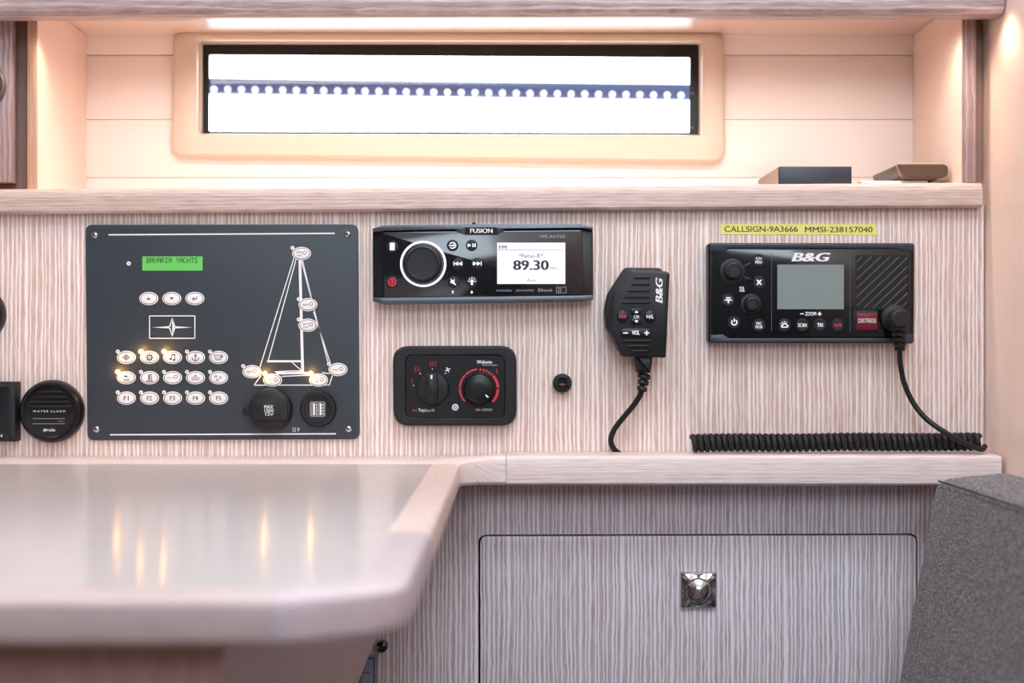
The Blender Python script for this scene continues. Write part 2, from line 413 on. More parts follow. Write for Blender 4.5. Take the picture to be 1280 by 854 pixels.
# ------------------------------------------------------------------ joinery round the niche
zc = Z0+.300                                     # underside of the overhead board
t = empty('overhead_cabinet', (0, 0, zc), 'limed oak overhead board with a rounded dark front edge, above the long window', 'shelf')
box_ = box(B(), -1.45, XR-.002, -.030, .17, 0, .02); obj('underside_board', box_, 'oak_under', t)
def xsweep(bm, prof, x0, x1, dz=0.0):
    return loft(bm, [[(x0, y, z) for y, z in prof], [(x1, y, z+dz) for y, z in prof]])
Yr = -.052; kk = (D+Yr)/F
zb = (427-21)*kk - .300
prof = [(-.028, zb+.001), (-.030, zb), (Yr+.010, zb), (Yr+.005, zb+.0012), (Yr+.0015, zb+.004), (Yr, zb+.009), (Yr, zb+.013), (Yr, zb+.10), (-.028, zb+.10)]
b = xsweep(B(), prof, -1.45, (1256-640)*kk, .0028)
obj('front_rail', b, 'oak_rail', t)

def divider(x0, x1, yf, label, m='oak_side', edge=None):
    zb_ = .1354+math.tan(math.radians(.38))*(x0+x1)/2+.0003
    t = empty('divider_panel', ((x0+x1)/2, yf, Z0+zb_), label, 'panel')
    w = (x1-x0)/2
    obj('panel', box(B(), -w, w, .0025, YB-yf-.0005, 0, .300-zb_-.0005), m, t)
    obj('front_edge', box(B(), -w, w, 0, .0022, 0, .300-zb_-.0005, .0006), edge or m, t)
divider(W(34, 0, 0).x, W(46, 0, 0).x, 0.0, 'pale oak upright closing the left end of the window niche', edge='warmlit_edge')
divider(.3920, .4035, -.0080, 'pale oak upright with grey front edge closing the right end of the niche', edge='oak_post')
struct('trim_1', box(B(), .4036, XR-.001, .006, .014, Z0+.1378, Z0+.299), 'brown')
struct('trim_2', box(B(), -.56, W(33, 0, 0).x, .012, .02, Z0+.1317, Z0+.299), 'brown')
t = empty('locker_door', (-.50, -.004, Z0+.21), 'grey oak locker door edge with a round metal pull at the far left', 'door')
obj('door_panel', box(B(), -.20, W(15.5, 0, -.004).x+.50, 0, .012, -.071, .088, .0008), 'oak_post', t)
w = W(-22, 107, -.004); hk = obj('ring_pull', lathe(B(), w.x+.5, w.z-Z0-.21, [(.021, .000), (.0212, -.003), (.019, -.0045), (.0165, -.0035), (.016, -.001)], 40, False), 'brass', t)
obj('ring_centre', lathe(B(), w.x+.5, w.z-Z0-.21, [(.0165, -.0004), (.010, -.0016), (.004, -.002)], 32), 'dial', hk)

# long shelf over the instruments
sh = empty('shelf', (0, 0, Z0+.1354), 'long limed oak shelf with rounded front edge under the window', 'shelf')
sh.rotation_euler = (0, math.radians(-.38), 0)
obj('shelf_board', box(B(), -1.40, .4045, -.002, YB-.001, -.016, 0), 'oak_side', sh)
yn = -.0125
obj('front_edge', xsweep(B(), [(-.0025, -.0215), (yn+.002, -.0215), (yn, -.0195), (yn, -.0085), (yn+.0007, -.0035), (yn+.0022, -.0011), (yn+.0045, 0), (-.0025, 0)], -1.40, .4075), 'shelf_edge', sh)

# ------------------------------------------------------------------ ledge on the right and chart table on the left
ZT, ZL = Z0-.0995, Z0-.0962
led = empty('ledge', (.2, 0, ZL), 'narrow limed oak ledge above the drawer, carrying the coiled cord', 'ledge')
xj = -.0050
obj('ledge_board', box(B(), xj+.0004-.2, XR-.0015-.2, -.030, -.0005, -.0245, 0), 'oak_h', led)
obj('front_edge', xsweep(B(), [(-.0304, -.0245), (-.049, -.0245), (-.0510, -.0228), (-.0510, -.0036), (-.0500, -.0013), (-.0478, -.0002), (-.0455, 0), (-.0304, 0)], xj+.0004-.2, XR-.0035-.2), 'oak_h', led)

ct = empty('chart_table', (-.35, -.35, ZT-.02), 'large lacquered oak chart table with chamfered corner, in the blurred foreground', 'table')
def CT(p): return Vector(p)-Vector((-.35, -.35, ZT-.02))
def railsweep(path, th, w=.0225, dz=None):
    """path of (x, y) outer edge; inner side to the left of travel"""
    loops = []; n = len(path)
    for i, q in enumerate(path):
        a, c = Vector(path[max(0, i-1)]), Vector(path[min(n-1, i+1)]); q = Vector(q)
        d1 = (q-a).normalized() if i else (c-q).normalized(); d2 = (c-q).normalized() if i < n-1 else d1
        nn = (Vector((-d1.y, d1.x))+Vector((-d2.y, d2.x))).normalized(); s = 1/max(.4, nn.dot(Vector((-d1.y, d1.x))))
        h = th[i] if isinstance(th, (list, tuple)) else th; z = ZT+(dz[i] if dz else 0)
        pr = [(w, -h), (.002, -h), (0, -h+.0025), (0, -.005), (.0012, -.002), (.0035, -.0005), (.006, 0), (w, 0)]
        loops.append([CT((q.x+nn.x*o*s, q.y+nn.y*o*s, z+zz)) for o, zz in pr])
    return loft(B(), loops)
xs = -.0420; yfr = -.6925
obj('front_rail', railsweep([(-1.1, yfr), (-.0937, yfr)], .0185), 'oak_front_shaded', ct)
obj('corner_rail', railsweep([(-.0935, yfr), (-.0900, yfr), (-.0810, -.6895), (-.0560, -.6750), (-.0470, -.6660), (-.0430, -.6560), (xs, -.645), (xs, -.5010)], .0185), 'oak_corner', ct, label='greyer corner piece of the edging')
obj('side_rail', railsweep([(xs, -.5004), (xs, -.30), (xs, -.092)], [.0185, .0185, .019]), 'oak_y', ct)
arc = [(xs+.037-.037*math.cos(a), -.0880+.037*math.sin(a)) for a in [PI/2*i/10 for i in range(11)]]
n_ = len(arc)
obj('curved_rail', railsweep([(xs, -.0914)]+arc, [.019]+[.019+.0055*i/(n_-1) for i in range(n_)], dz=[0]+[.0033*i/(n_-1) for i in range(n_)]), 'oak_h', ct)
xi = xs-.0228
b = B()
poly = [(-1.1, yfr+.019), (-.096, yfr+.019), (-.0760, -.6620), (-.0660, -.6520), (xi+.002, -.6430), (xi, -.0860), (-1.1, -.0860)]
lo = [CT((x, y, ZT-.0185)) for x, y in poly]; hi = [CT((x, y, ZT-.0004)) for x, y in poly]; loft(b, [lo, hi])
obj('table_top', b, 'oak_top', ct)
b = B(); box(b, -1.1+.35, xi+.35, -.0845+.35, -.0008+.35, .0, .0188); obj('rear_strip', b, 'oak_h', ct)
# filler between the rear strip and the wall-side of the curved rail
b = B(); poly = [(xi+.0004, -.0860), (xs-.0225+.0375, -.0302), (xj-.0003, -.0283), (xj-.0003, -.0008), (xi+.0004, -.0008)]
loft(b, [[CT((x, y, ZT-.018)) for x, y in poly], [CT((x, y, ZT+.0)) for x, y in poly]]); obj('inner_corner', b, 'oak_h', ct)
b = B(); v = [(-.115, -.655), (-.062, -.135), (-1.05, -.135), (-1.05, -.655)]
loft(b, [[CT((-.35 if x > -.5 else x, y, .0)) for x, y in v], [CT((x, y, ZT-.0188)) for x, y in v]]); obj('table_base', b, wood('dark_oak_base', 'z', (150, 118, 112), (196, 166, 158), contrast=.5, stripe=.3), ct)

# ------------------------------------------------------------------ cabinet with its drawer front
cb = empty('cabinet', (.13, 0, 0), 'limed oak cabinet front with a rounded flap and chrome push latch', 'cabinet')
def cbx(px): return (px-640)*D/F-.13
def cbz(py): return Z0+(427-py)*D/F
hole = rpoly(ccw([(cbx(598), cbz(668.5)), (cbx(1147), cbz(667)), (cbx(1147), cbz(1010)), (cbx(598), cbz(1010))]), .008, 5)
outer = rpoly(ccw([(-.97, Z0-.1265), (XR-.13-.0015, Z0-.1265), (XR-.13-.0015, .0), (-.97, .0)]), .0005, 5)
# align both outlines by their corner order
def start(p): 
    i = min(range(len(p)), key=lambda i: p[i][0]*1.0+p[i][1]); return p[i:]+p[:i]
def startc(pts): 
    c = ccw(pts); i = min(range(4), key=lambda i: c[i][0]+c[i][1]); return c[i:]+c[:i]
hc = startc([(cbx(598), cbz(668.5)), (cbx(1147), cbz(667)), (cbx(1147), cbz(1010)), (cbx(598), cbz(1010))])
oc = startc([(-.97, Z0-.1265), (XR-.13-.0015, Z0-.1265), (XR-.13-.0015, .0), (-.97, .0)])
ring(b := B(), rpoly(oc, .0005, 5), rpoly(hc, .008, 5), .0, .018)
obj('body', b, 'oak_low', cb)
obj('back_board', box(B(), -.97, XR-.132, .0185, .024, .0, Z0-.127), 'dark_gap', cb)
dr = obj('flap', prism(B(), offs(rpoly(hc, .008, 5), .0016), -.0008, .0165, .0006), 'oak_low', cb)
lc = (cbx(872.4), cbz(737.3)); s_ = 22.8*D/F
b = B(); sq = lambda h, r: rpoly(rect(lc[0]-h, lc[0]+h, lc[1]-h, lc[1]+h), r, 4)
loft(b, [at(sq(s_, .0022), -.0008), at(sq(s_, .0022), -.0030), at(sq(s_*.965, .002), -.0038), at(sq(s_*.9, .0018), -.0040)], True, False)
# four ridges running from the corners to the ring
nq = 32; R0 = 16.3*D/F
outq = []
for i in range(nq):
    a = 2*PI*(i+.5)/nq; c, s = math.cos(a), math.sin(a); m = s_*.9/max(abs(c), abs(s)); m = min(m, s_*1.17)
    outq.append((lc[0]+c*m, lc[1]+s*m, abs(math.sin(2*a))))
inq = [(lc[0]+math.cos(2*PI*(i+.5)/nq)*R0, lc[1]+math.sin(2*PI*(i+.5)/nq)*R0, abs(math.sin(4*PI*(i+.5)/nq))) for i in range(nq)]
loft(b, [[(x, -.0040, z) for x, z, w in outq], [((x*.5+x2*.5), -.0040-.0022*w**6, (z*.5+z2*.5)) for (x, z, w), (x2, z2, w2) in zip(outq, inq)],
         [(x, -.0052-.0012*w**6, z) for x, z, w in inq], [((x-lc[0])*.96+lc[0], -.003, (z-lc[1])*.96+lc[1]) for x, z, w in inq]], False, True)
plate = obj('latch', b, 'chrome', dr, ang=20)
obj('push_knob', lathe(B(), lc[0], lc[1], [(R0*.93, -.002), (R0*.93, -.0060), (R0*.86, -.0068), (R0*.45, -.0092), (R0*.15, -.0104)], 40), 'chrome', dr)

# small black stop and paper card beside the table
d = Dev('door_stop', 'small round black rubber stop under the chart table corner', 'stop', 478, 808, -.006)
d.lathe('stop_body', 477.5, 808, [(7.5, -.0005), (7.8, -.006), (6.5, -.010), (3, -.012)], 'gloss', n=24)
d = Dev('printed_card', 'blue grey printed card fixed to the cabinet beside the table base', 'card', 462, 850)
d.prism('card', d.R(428, 819, 472.5, 900), -.0010, -.0002, 'card')
b = B(); d.st(b, [(430, 823), (467.8, 823), (467.8, 898)], 1.2, -.0012); d.st(b, [(440, 840.5), (462, 840.5)], 1, -.0012); d.txt(b, 'i2', 448, 846, 453, 854, -.0012)
d.part('print', b, 'ink')

# ------------------------------------------------------------------ seat back on the right
bs = empty('bench', (.25, -.4, 0), 'dark grey woven upholstered seat back at the right, beside the drawer flap', 'seat')
def cushion():
    prof_n = 7; h0, h1 = .43, Z0-.1045
    x0, x1 = .3405, .4125
    base = rpoly([(x0, h0), (x1, h0), (x1, h1), (x0+.004, h1-.0065)], [.01, .012, .02, .012], prof_n)
    loops = []
    def lp(y, ins): return [(x+(z-h1)*.175*(1 if x < .38 else .0)-.25, y+.4, z) for x, z in offs(base, ins)]
    for y, i in ((-.083, .016), (-.084, .010), (-.087, .005), (-.092, .0018), (-.099, .0), (-.15, -.0006), (-.3, -.001), (-.5, 0), (-.69, 0), (-.70, .006)): loops.append(lp(y, i))
    return loft(B(), loops)
back = obj('backrest', cushion(), 'fabric', bs, ang=60)
h1 = Z0-.1045
def sx(z): return .3445+(z-h1)*.175-.25
pth = [(sx(h1-.0090), y+.4, h1-.0080) for y in (-.104, -.15, -.3, -.5, -.68)]
obj('seam', tube(B(), spline([(p[0]-.0006, p[1], p[2]+.0006) for p in pth], 5), .0009, 8), 'ink', back)
obj('seat_cushion', box(B(), -.23, .145, -.29, .30, .35, .43, .02, 4), 'fabric', bs)
obj('seat_base', box(B(), -.20, .155, -.29, .30, .0, .35, .004), 'oak_low', bs)

# ------------------------------------------------------------------ electrical control panel
T = .0035
cp = Dev('control_panel', 'large anthracite switch panel with green display and yacht diagram', 'panel', 278.5, 415, -T)
cp.prism('plate', rpoly(ccw(cp.P([(106.5, 281), (447.5, 280.5), (449.5, 549), (109, 550.5)])), .0062, 5), -T, 0, 'plate', .0006)
Y1 = -T-.00012
b = B(); cp.st(b, [(136, 293.6), (418, 291.8)], 1.7, Y1); cp.part('printed_line', b, 'white')
b = B(); cp.st(b, [(138, 543.6), (419.5, 542.4)], 1.7, Y1); cp.part('printed_line', b, 'white')
b = B(); cp.txt(b, '12 V', 366, 534.6, 374.5, 539.8, Y1, .01); cp.part('lettering', b, 'white')
for x, y in ((118.2, 293.8), (434.2, 292.8), (120.2, 536.8), (435.6, 536.3)):
    s = cp.lathe('screw', x, y, [(4.3, -T), (4.2, -T-.0006), (3.2, -T-.0014), (1.3, -T-.0017), (1.1, -T-.0009)], 'steel', n=20)
    b = B(); cp.st(b, [(x-1.8, y-1), (x+1.8, y+1)], .9, -T-.0018); cp.st(b, [(x-1, y+1.8), (x+1, y-1.8)], .9, -T-.0018); cp.part('screw_slot', b, 'ink', s)
# green display with dot-matrix words
lcd = cp.prism('display', cp.R(178, 320.6, 253.3, 338.4), -T-.0004, -T, 'lcd_green')
FN = {'B': '1E 11 11 1E 11 11 1E', 'A': '0E 11 11 1F 11 11 11', 'V': '11 11 11 11 0A 0A 04', 'R': '1E 11 11 1E 14 12 11', 'I': '0E 04 04 04 04 04 0E',
      'Y': '11 11 0A 04 04 04 04', 'C': '0E 11 10 10 10 11 0E', 'H': '11 11 11 1F 11 11 11', 'T': '1F 04 04 04 04 04 04', 'S': '0F 10 10 0E 01 01 1E', ' ': '0 0 0 0 0 0 0'}
b = B(); x = 183.4
for ch in 'BAVARIA YACHTS':
    for r, row in enumerate(FN[ch].split()):
        for c in range(5):
            if int(row, 16) >> (4-c) & 1: flat(b, cp.R(x+c*.79, 322.2+r*.95, x+c*.79+.78, 322.2+r*.95+.93), -T-.00055)
    x += 4.6
cp.part('display_text', b, 'lcd_ink', lcd)
b = B(); c = cp.p(161, 329.4); flat(b, cp.E(161, 329.4, 2.6, n=18), Y1); cp.part('sensor', b, 'white')
b = B(); flat(b, cp.E(161, 329.4, 1.1, n=12), Y1-.0001); cp.part('sensor_hole', b, 'inkgrey')
# star emblem in its frame
b = B(); cp.st(b, [(187, 395), (243.6, 395), (243.6, 423), (187, 423)], 1.3, Y1, True)
flat(b, cp.P([(190, 409.4), (211.5, 407.8), (211.5, 410.6)]), Y1); flat(b, cp.P([(240.6, 409.4), (219, 407.8), (219, 410.6)]), Y1)
for s in (-1, 1):
    flat(b, cp.P([(215.3, 397), (215.3+s*4.2, 408.8), (215.3+s*2.4, 408.8), (215.3, 400)]), Y1); flat(b, cp.P([(215.3, 421.5), (215.3+s*4.2, 409.8), (215.3+s*2.4, 409.8), (215.3, 418)]), Y1)
flat(b, cp.P([(215.3, 398), (217.8, 409.3), (215.3, 421)]), Y1)
cp.part('star_emblem', b, 'white')

def oval(x, y, icon, parent=None):
    bt = cp.prism('button', cp.E(x, y, 11.9, 8.3, 32), -T-.0005, -T, 'button', .0003)
    b = B(); po, pi = cp.E(x, y, 10.6, 7.1, 32), cp.E(x, y, 9.8, 6.4, 32)
    loft(b, [at(po, -T-.0006), at(pi, -T-.0006)], False, False)
    Yi = -T-.0006
    def S(pts, w=.9, cl=False): cp.st(b, [(x+u, y+v) for u, v in pts], w, Yi, cl)
    def Fl(pts): flat(b, cp.P([(x+u, y+v) for u, v in pts]), Yi)
    def circ(u, v, r, w=.8, n=12): S([(u+r*math.cos(2*PI*i/n), v+r*math.sin(2*PI*i/n)) for i in range(n)], w, True)
    if icon == 'up': Fl([(-2.6, 1.5), (2.6, 1.5), (0, -1.5)])
    elif icon == 'down': Fl([(-2.6, -1.5), (2.6, -1.5), (0, 1.5)])
    elif icon == 'enter': S([(2.6, -2.4), (2.2, .4), (-1.5, .6)], 1); Fl([(-3.4, .6), (-.9, -1.9), (-.9, 2.8)])
    elif icon == 'compass':
        circ(0, 0, 2.7, 1); Fl([(-1.6, 0), (0, -1.6), (1.6, 0), (0, 1.6)]); S([(-5, 0), (-3.6, 0)]); S([(3.6, 0), (5, 0)]); S([(0, -5), (0, -3.8)]); S([(0, 3.8), (0, 5)])
    elif icon == 'wheel':
        circ(0, 0, 2.9, 1.2); circ(0, 0, 1.2, .6)
        for i in range(8): a = PI/4*i; S([(2.9*math.cos(a), 2.9*math.sin(a)), (5*math.cos(a), 5*math.sin(a))], 1.3)
    elif icon == 'music':
        S([(-1.4, 2.2), (-1.0, -3.6), (3.2, -4), (3, 3)], .8); S([(-1, -3.1), (3.1, -3.5)], 1.3); flat(b, cp.E(x-2.4, y+2, 1.6, 1.2, 10), Yi); flat(b, cp.E(x+1.9, y+3.2, 1.6, 1.2, 10), Yi)
    elif icon == 'anchor':
        circ(0, -4, 1, .7, 8); S([(0, -3), (0, 4.4)], 1); S([(-2, -1.8), (2, -1.8)], .9); S([(-4.3, 1), (-3.4, 3), (0, 4.6), (3.4, 3), (4.3, 1)], .9); Fl([(-5, 1.8), (-4.4, -.4), (-3, 1.6)]); Fl([(5, 1.8), (4.4, -.4), (3, 1.6)])
    elif icon == 'kettle': S([(-5.4, -3), (5, -3), (3, 3), (-3, 3)], .8, True); S([(5.4, -.8), (2.2, -.8)], 1.3); S([(-2, -2), (-1.4, 1.6), (1.4, 1.6), (2, -2)], .5)
    elif icon == 'fan': Fl([(-3.6, -1), (-.6, -4), (-.2, -2.6), (3.8, -1.3), (0, -.6)]); S([(-4, 2), (4, 2)], .8); S([(-3.6, 3.8), (3.6, 3.8)], .8)
    elif icon == 'bilge': S([(-3.4, 4.2), (4, 4.2)], 1.3); S([(-1, 3), (-1, -4), (2.6, -4), (2.6, 3)], .8); Fl([(-.4, 2.4), (-.4, -3.4), (.9, -3.4), (.9, 2.4)])
    elif icon == 'pump': S([(-4, -3), (-2.6, 1), (0, -3)], 0.1) ; S([(-4.4, 2.6), (4.4, 2.6), (4.4, -.2), (-4.4, -.2)], .6, True); S([(-1.4, 0), (-1.4, 2.4)], .6); S([(1.4, 0), (1.4, 2.4)], .6); Fl([(-1.4, -1.6), (1.4, -1.6), (0, -4.4)])
    elif icon == 'snow':
        for (u, v) in ((-3.4, -1.8), (2.4, -.6), (-1.4, 3)):
            for i in range(3): a = PI/3*i; S([(u-2.2*math.cos(a), v-2.2*math.sin(a)), (u+2.2*math.cos(a), v+2.2*math.sin(a))], .4)
    elif icon[0] == 'F': cp.txt(b, icon, x-3, y-2.8, x+3, y+2.8, Yi, .02)
    else:
        ws = icon.split('|')
        if len(ws) == 1: cp.txt(b, ws[0], x-6.6, y-1.3, x+.4, y+1.3, Yi)
        else: cp.txt(b, ws[0], x-6.2, y-3, x+.4, y-.5, Yi); cp.txt(b, ws[1], x-(5.4 if len(ws[1]) > 1 else 2.6), y+.9, x+(.2 if len(ws[1]) > 1 else -1.6), y+3.5, Yi)
        circ(4, -1, 2.1, .7, 10)
    cp.part('icon', b, 'ink', bt)
    return bt
def led(x, y, on=False):
    if on:
        l = cp.lathe('lit_indicator', x, y, [(3.0, -T), (2.9, -T-.0008), (2.0, -T-.0016), (.8, -T-.0020)], 'amber', n=16, label='glowing amber indicator')
        pl = bpy.data.lights.new('indicator_glow', 'POINT'); pl.energy = .006; pl.color = (1, .50, .14); pl.shadow_soft_size = .0016
        c = cp.p(x, y); o = bpy.data.objects.new('indicator_glow', pl); C.objects.link(o); o.location = (cp.o.location.x+c[0], -T-.0048, cp.o.location.z+c[1])
    else:
        l = cp.prism('indicator', cp.E(x, y, 2.4, n=16), -T-.0005, -T, 'button')
        b = B(); flat(b, cp.E(x, y, 1.0, n=10), -T-.00056); cp.part('indicator_dot', b, 'inkgrey', l)
for x, ic in ((186, 'up'), (214.8, 'down'), (243.6, 'enter')): oval(x, 373.3, ic)
rows = [['compass', 'wheel', 'music', 'anchor', 'kettle'], ['fan', 'bilge', 'pond', 'pump', 'snow'], ['F1', 'F2', 'F3', 'F4', 'F5']]
for r, y in enumerate((446.9, 472.3, 497.8)):
    for c, x in enumerate((158, 187, 215.8, 244.5, 273.3)):
        oval(x, y, rows[r][c]); led(x-10.7, y-7.3, (r, c) in ((0, 1), (0, 2), (1, 0)))
# yacht diagram
b = B()
for a, w in (([(367.7, 322), (325, 459)], 1.2), ([(370.2, 324), (335, 452)], 1.2), ([(334.5, 451.7), (376.5, 451.7)], 2.6), ([(374.8, 325), (378.3, 464)], 3.4),
             ([(376.4, 325), (410.5, 455)], 1.1), ([(378, 325), (389, 371)], 1.1), ([(392, 390), (412.6, 453)], 1.1), ([(346, 466.8), (386, 466.2)], 2.6), ([(344, 465), (364, 463.8), (378, 464)], 1.4),
             ([(352, 470.6), (386, 469)], 1.2), ([(403, 466), (411.5, 467)], 1.2), ([(326, 470), (317.6, 481.6), (411.6, 481.4), (415.4, 470)], 1.2), ([(365, 453), (376.5, 463)], 1.0)):
    cp.st(b, a, w, -T-.0001)
cp.part('yacht_diagram', b, 'white')
for x, y, t in ((377, 317, 'mast|head'), (384.9, 381, 'steam'), (384.8, 406.6, 'deck|flood'), (314.8, 464.8, 'stern'), (340.7, 475.4, 'cabin|2'), (398.2, 475.3, 'cabin|1'), (422.5, 462, 'bow')): oval(x, y, t)
for x, y, on in ((365.7, 310, 0), (373.4, 374, 0), (373.5, 399.4, 0), (304, 457.6, 0), (330.8, 467, 1), (388.8, 467, 1), (411.2, 455, 0)): led(x, y, on)
# capped 12 volt socket
cap = cp.lathe('socket_cap', 339.4, 511.8, [(27, -T), (27, -T-.006), (25.6, -T-.0095), (22, -T-.011), (8, -T-.0112)], 'rubber', n=44, label='capped 12 volt socket')
cp.prism('cap_face', rpoly(cp.R(318, 497.5, 362.5, 525), .003, 4), -T-.0128, -T-.010, 'rubber', .0008, parent=cap)
cp.prism('cap_tab', rpoly(cp.R(304.5, 508.6, 318, 518.6), .0025, 4), -T-.0065, -T-.0005, 'rubber', .001, parent=cap)
b = B(); cp.txt(b, 'MAX', 333.6, 505.6, 344.6, 510.4, -T-.0130, .015); cp.txt(b, '120W', 334, 511, 345.4, 514.8, -T-.0130, .015); cp.txt(b, '12V', 335, 515.2, 345, 518.8, -T-.0130, .015); cp.part('cap_print', b, 'white', cap)
us = cp.lathe('usb_socket', 398.3, 511, [(22.6, -T), (22.6, -T-.003), (21, -T-.0048), (17.2, -T-.0048), (16.8, -T-.0028), (14.8, -T-.0026)], 'black', n=44, label='round double charging socket')
pn = cp.prism('usb_face', rpoly(cp.R(388, 501.8, 407.4, 521), .0016, 4), -T-.0034, -T-.002, 'steel', parent=us)
for x in (391.6, 399.8):
    b = B(); flat(b, cp.R(x, 503.8, x+6, 519.2), -T-.0036); cp.part('usb_slot', b, 'ink', us)
    b = B(); flat(b, cp.R(x+.6, 504.2, x+2.8, 518.6), -T-.0038)
    for i in range(4): flat(b, cp.R(x+4, 505.2+i*3.6, x+5.6, 507.2+i*3.6), -T-.0038)
    cp.part('usb_tongue', b, 'white', us)

# ------------------------------------------------------------------ stereo
T = .020
st_ = Dev('marine_stereo', 'black marine stereo with a lit white screen and round volume knob', 'stereo', 603, 331, -T)
body = ccw(st_.P([(465, 288.5), (478, 285.5), (730, 282.5), (741.5, 286.5), (742, 371.5), (730, 376.5), (478, 379.5), (465.5, 375)]))
st_.prism('body', rpoly(body, .002, 3), -T+.004, 0, 'black2', .001)
st_.prism('front_glass', rpoly(ccw(st_.P([(477, 290), (728, 287.5), (730, 370), (478, 373)])), .003, 4), -T, -T+.005, 'gloss', .0012)
top = st_.P([(465.5, 286), (480, 281.8), (560, 280.8), (724, 280), (741, 283.4), (741, 288), (728, 285.5), (631, 286.4), (622, 293.5), (581, 293.5), (569, 287), (480, 288.5), (466, 290.5)])
st_.prism('top_bezel', rpoly(ccw(top), .0004, 2), -T-.0012, -T+.010, 'grey_metal', .0004)
bot = st_.P([(466, 372), (480, 372.6), (728, 369.6), (741.5, 369.2), (741.5, 374.4), (726, 377.2), (480, 380.8), (466, 376.6)])
st_.prism('bottom_bezel', rpoly(ccw(bot), .0004, 2), -T-.0012, -T+.010, 'grey_metal', .0004)
pl = st_.prism('name_badge', ccw(st_.R(581.5, 284.4, 620.8, 292.6)), -T-.0016, -T, 'gloss')
b = B(); st_.txt(b, 'FUSION', 588, 286, 615.5, 291.4, -T-.0018, .03); st_.part('lettering', b, 'white', pl)
st_.prism('release_tab', rpoly(st_.R(580, 279.4, 623, 281.2), .0002, 2), -.012, -.002, 'black2'); st_.lathe('release_knob', 592, 279.2, [(2.6, 0), (2.6, -.010), (1, -.011)], 'black2', n=12)
b = B(); st_.txt(b, 'MS-AV755', 675.5, 293.8, 706, 297.8, -T-.0002, .01); st_.txt(b, 'PANDORA', 620.5, 362, 639.5, 364.6, -T-.0002)
st_.txt(b, '((SiriusXM))', 645, 361.8, 667, 365, -T-.0002); st_.txt(b, 'Bluetooth', 676, 361, 690, 364.6, -T-.0002, .01)
bx = [(672.2, 361.2), (675, 363.8), (673.6, 365.2), (673.6, 360.2), (675, 361.6), (672.2, 364.2)]; st_.st(b, bx, .5, -T-.0002)
st_.txt(b, 'ZZ', 697, 360.4, 701.6, 365, -T-.0002, .03); st_.st(b, [(695.4, 359), (707.4, 359), (707.8, 365.8), (695.4, 366.6)], .6, -T-.0002, True)
st_.part('printed_lettering', b, 'inkgrey')
sc_ = st_.prism('screen', st_.R(621.4, 303.4, 706.6, 355), -T-.0002, -T+.001, 'lcd_white')
b = B(); st_.txt(b, 'FM', 624, 307, 633, 311.4, -T-.0004, .02); st_.txt(b, '89.30', 642, 325.5, 685.4, 337.6, -T-.0004, .035); st_.part('screen_text', b, 'ink', sc_)
b = B(); st_.txt(b, '*Novi-R*', 648.5, 317, 679, 322.6, -T-.0004, .005); st_.txt(b, 'MHz', 687, 333.8, 697, 336.6, -T-.0004); st_.txt(b, 'Auto', 658.8, 348.6, 670, 352.2, -T-.0004)
st_.st(b, [(622, 312.6), (704, 312.2)], .5, -T-.0004); st_.part('screen_small_text', b, 'screengrey', sc_)
kn = st_.lathe('volume_knob', 529, 330, [(25.6, -T), (25, -T-.002), (24, -T-.009), (22.5, -T-.0115), (19.5, -T-.0125), (18, -T-.0118), (8, -T-.0116)], 'black', n=56)
b = B(); po, pi = st_.E(529, 330, 28.8, n=56), st_.E(529, 330, 26.2, n=56); loft(b, [at(po, -T), at(po, -T-.0006), at(pi, -T-.0006)], False, False); st_.part('knob_ring', b, 'ringlight')
b = B(); po, pi = st_.E(529, 330, 20.6, n=48), st_.E(529, 330, 19.9, n=48); loft(b, [at(po, -T-.0124), at(pi, -T-.0127)], False, False); st_.part('knob_cap', b, 'navy', kn)
def sbtn(x, y, fn, m='glyph'):
    bt = st_.lathe('button', x, y, [(7.3, -T), (7.1, -T-.0005), (6.2, -T-.0008), (2, -T-.0006)], 'black', n=24)
    b = B(); fn(b, x, y, -T-.0012); st_.part('glyph', b, m, bt)
def S(b, x, y, pts, w, Y, cl=False): st_.st(b, [(x+u, y+v) for u, v in pts], w, Y, cl)
def Fl(b, x, y, pts, Y): flat(b, st_.P([(x+u, y+v) for u, v in pts]), Y)
def g_menu(b, x, y, Y): Fl(b, x, y, [(-2.4, -4.6), (3.2, -4.6), (3.2, 4.6), (-2.9, 4.6), (-2.9, -3.4)], Y)
def g_power(b, x, y, Y):
    S(b, x, y, [(4.6*math.cos(2*PI*i/20), 4.6*math.sin(2*PI*i/20)) for i in range(20)], 1.4, Y, True); S(b, x, y, [(0, -2.6), (0, 2)], 1.3, Y); S(b, x, y, [(2.2*math.cos(a), 2.2*math.sin(a)) for a in [-.9+i*.5 for i in range(10)]], .7, Y)
def g_src(b, x, y, Y): S(b, x, y, [(4*math.cos(a), 3.6*math.sin(a)) for a in [-2.5+i*.45 for i in range(12)]], 1.1, Y); S(b, x, y, [(-4.6, 0), (2, 0)], 1.1, Y); Fl(b, x, y, [(.6, -2), (3, 0), (.6, 2)], Y)
def g_play(b, x, y, Y): Fl(b, x, y, [(-5, -2.4), (-5, 2.4), (-.4, 0)], Y); Fl(b, x, y, [(1, -2.2), (2.5, -2.2), (2.5, 2.2), (1, 2.2)], Y); Fl(b, x, y, [(3.6, -2.2), (5.1, -2.2), (5.1, 2.2), (3.6, 2.2)], Y)
def g_prev(b, x, y, Y): Fl(b, x, y, [(-5.6, -2.6), (-4.6, -2.6), (-4.6, 2.6), (-5.6, 2.6)], Y); Fl(b, x, y, [(-4.4, 0), (.2, -2.6), (.2, 2.6)], Y); Fl(b, x, y, [(.4, 0), (5.2, -2.6), (5.2, 2.6)], Y)
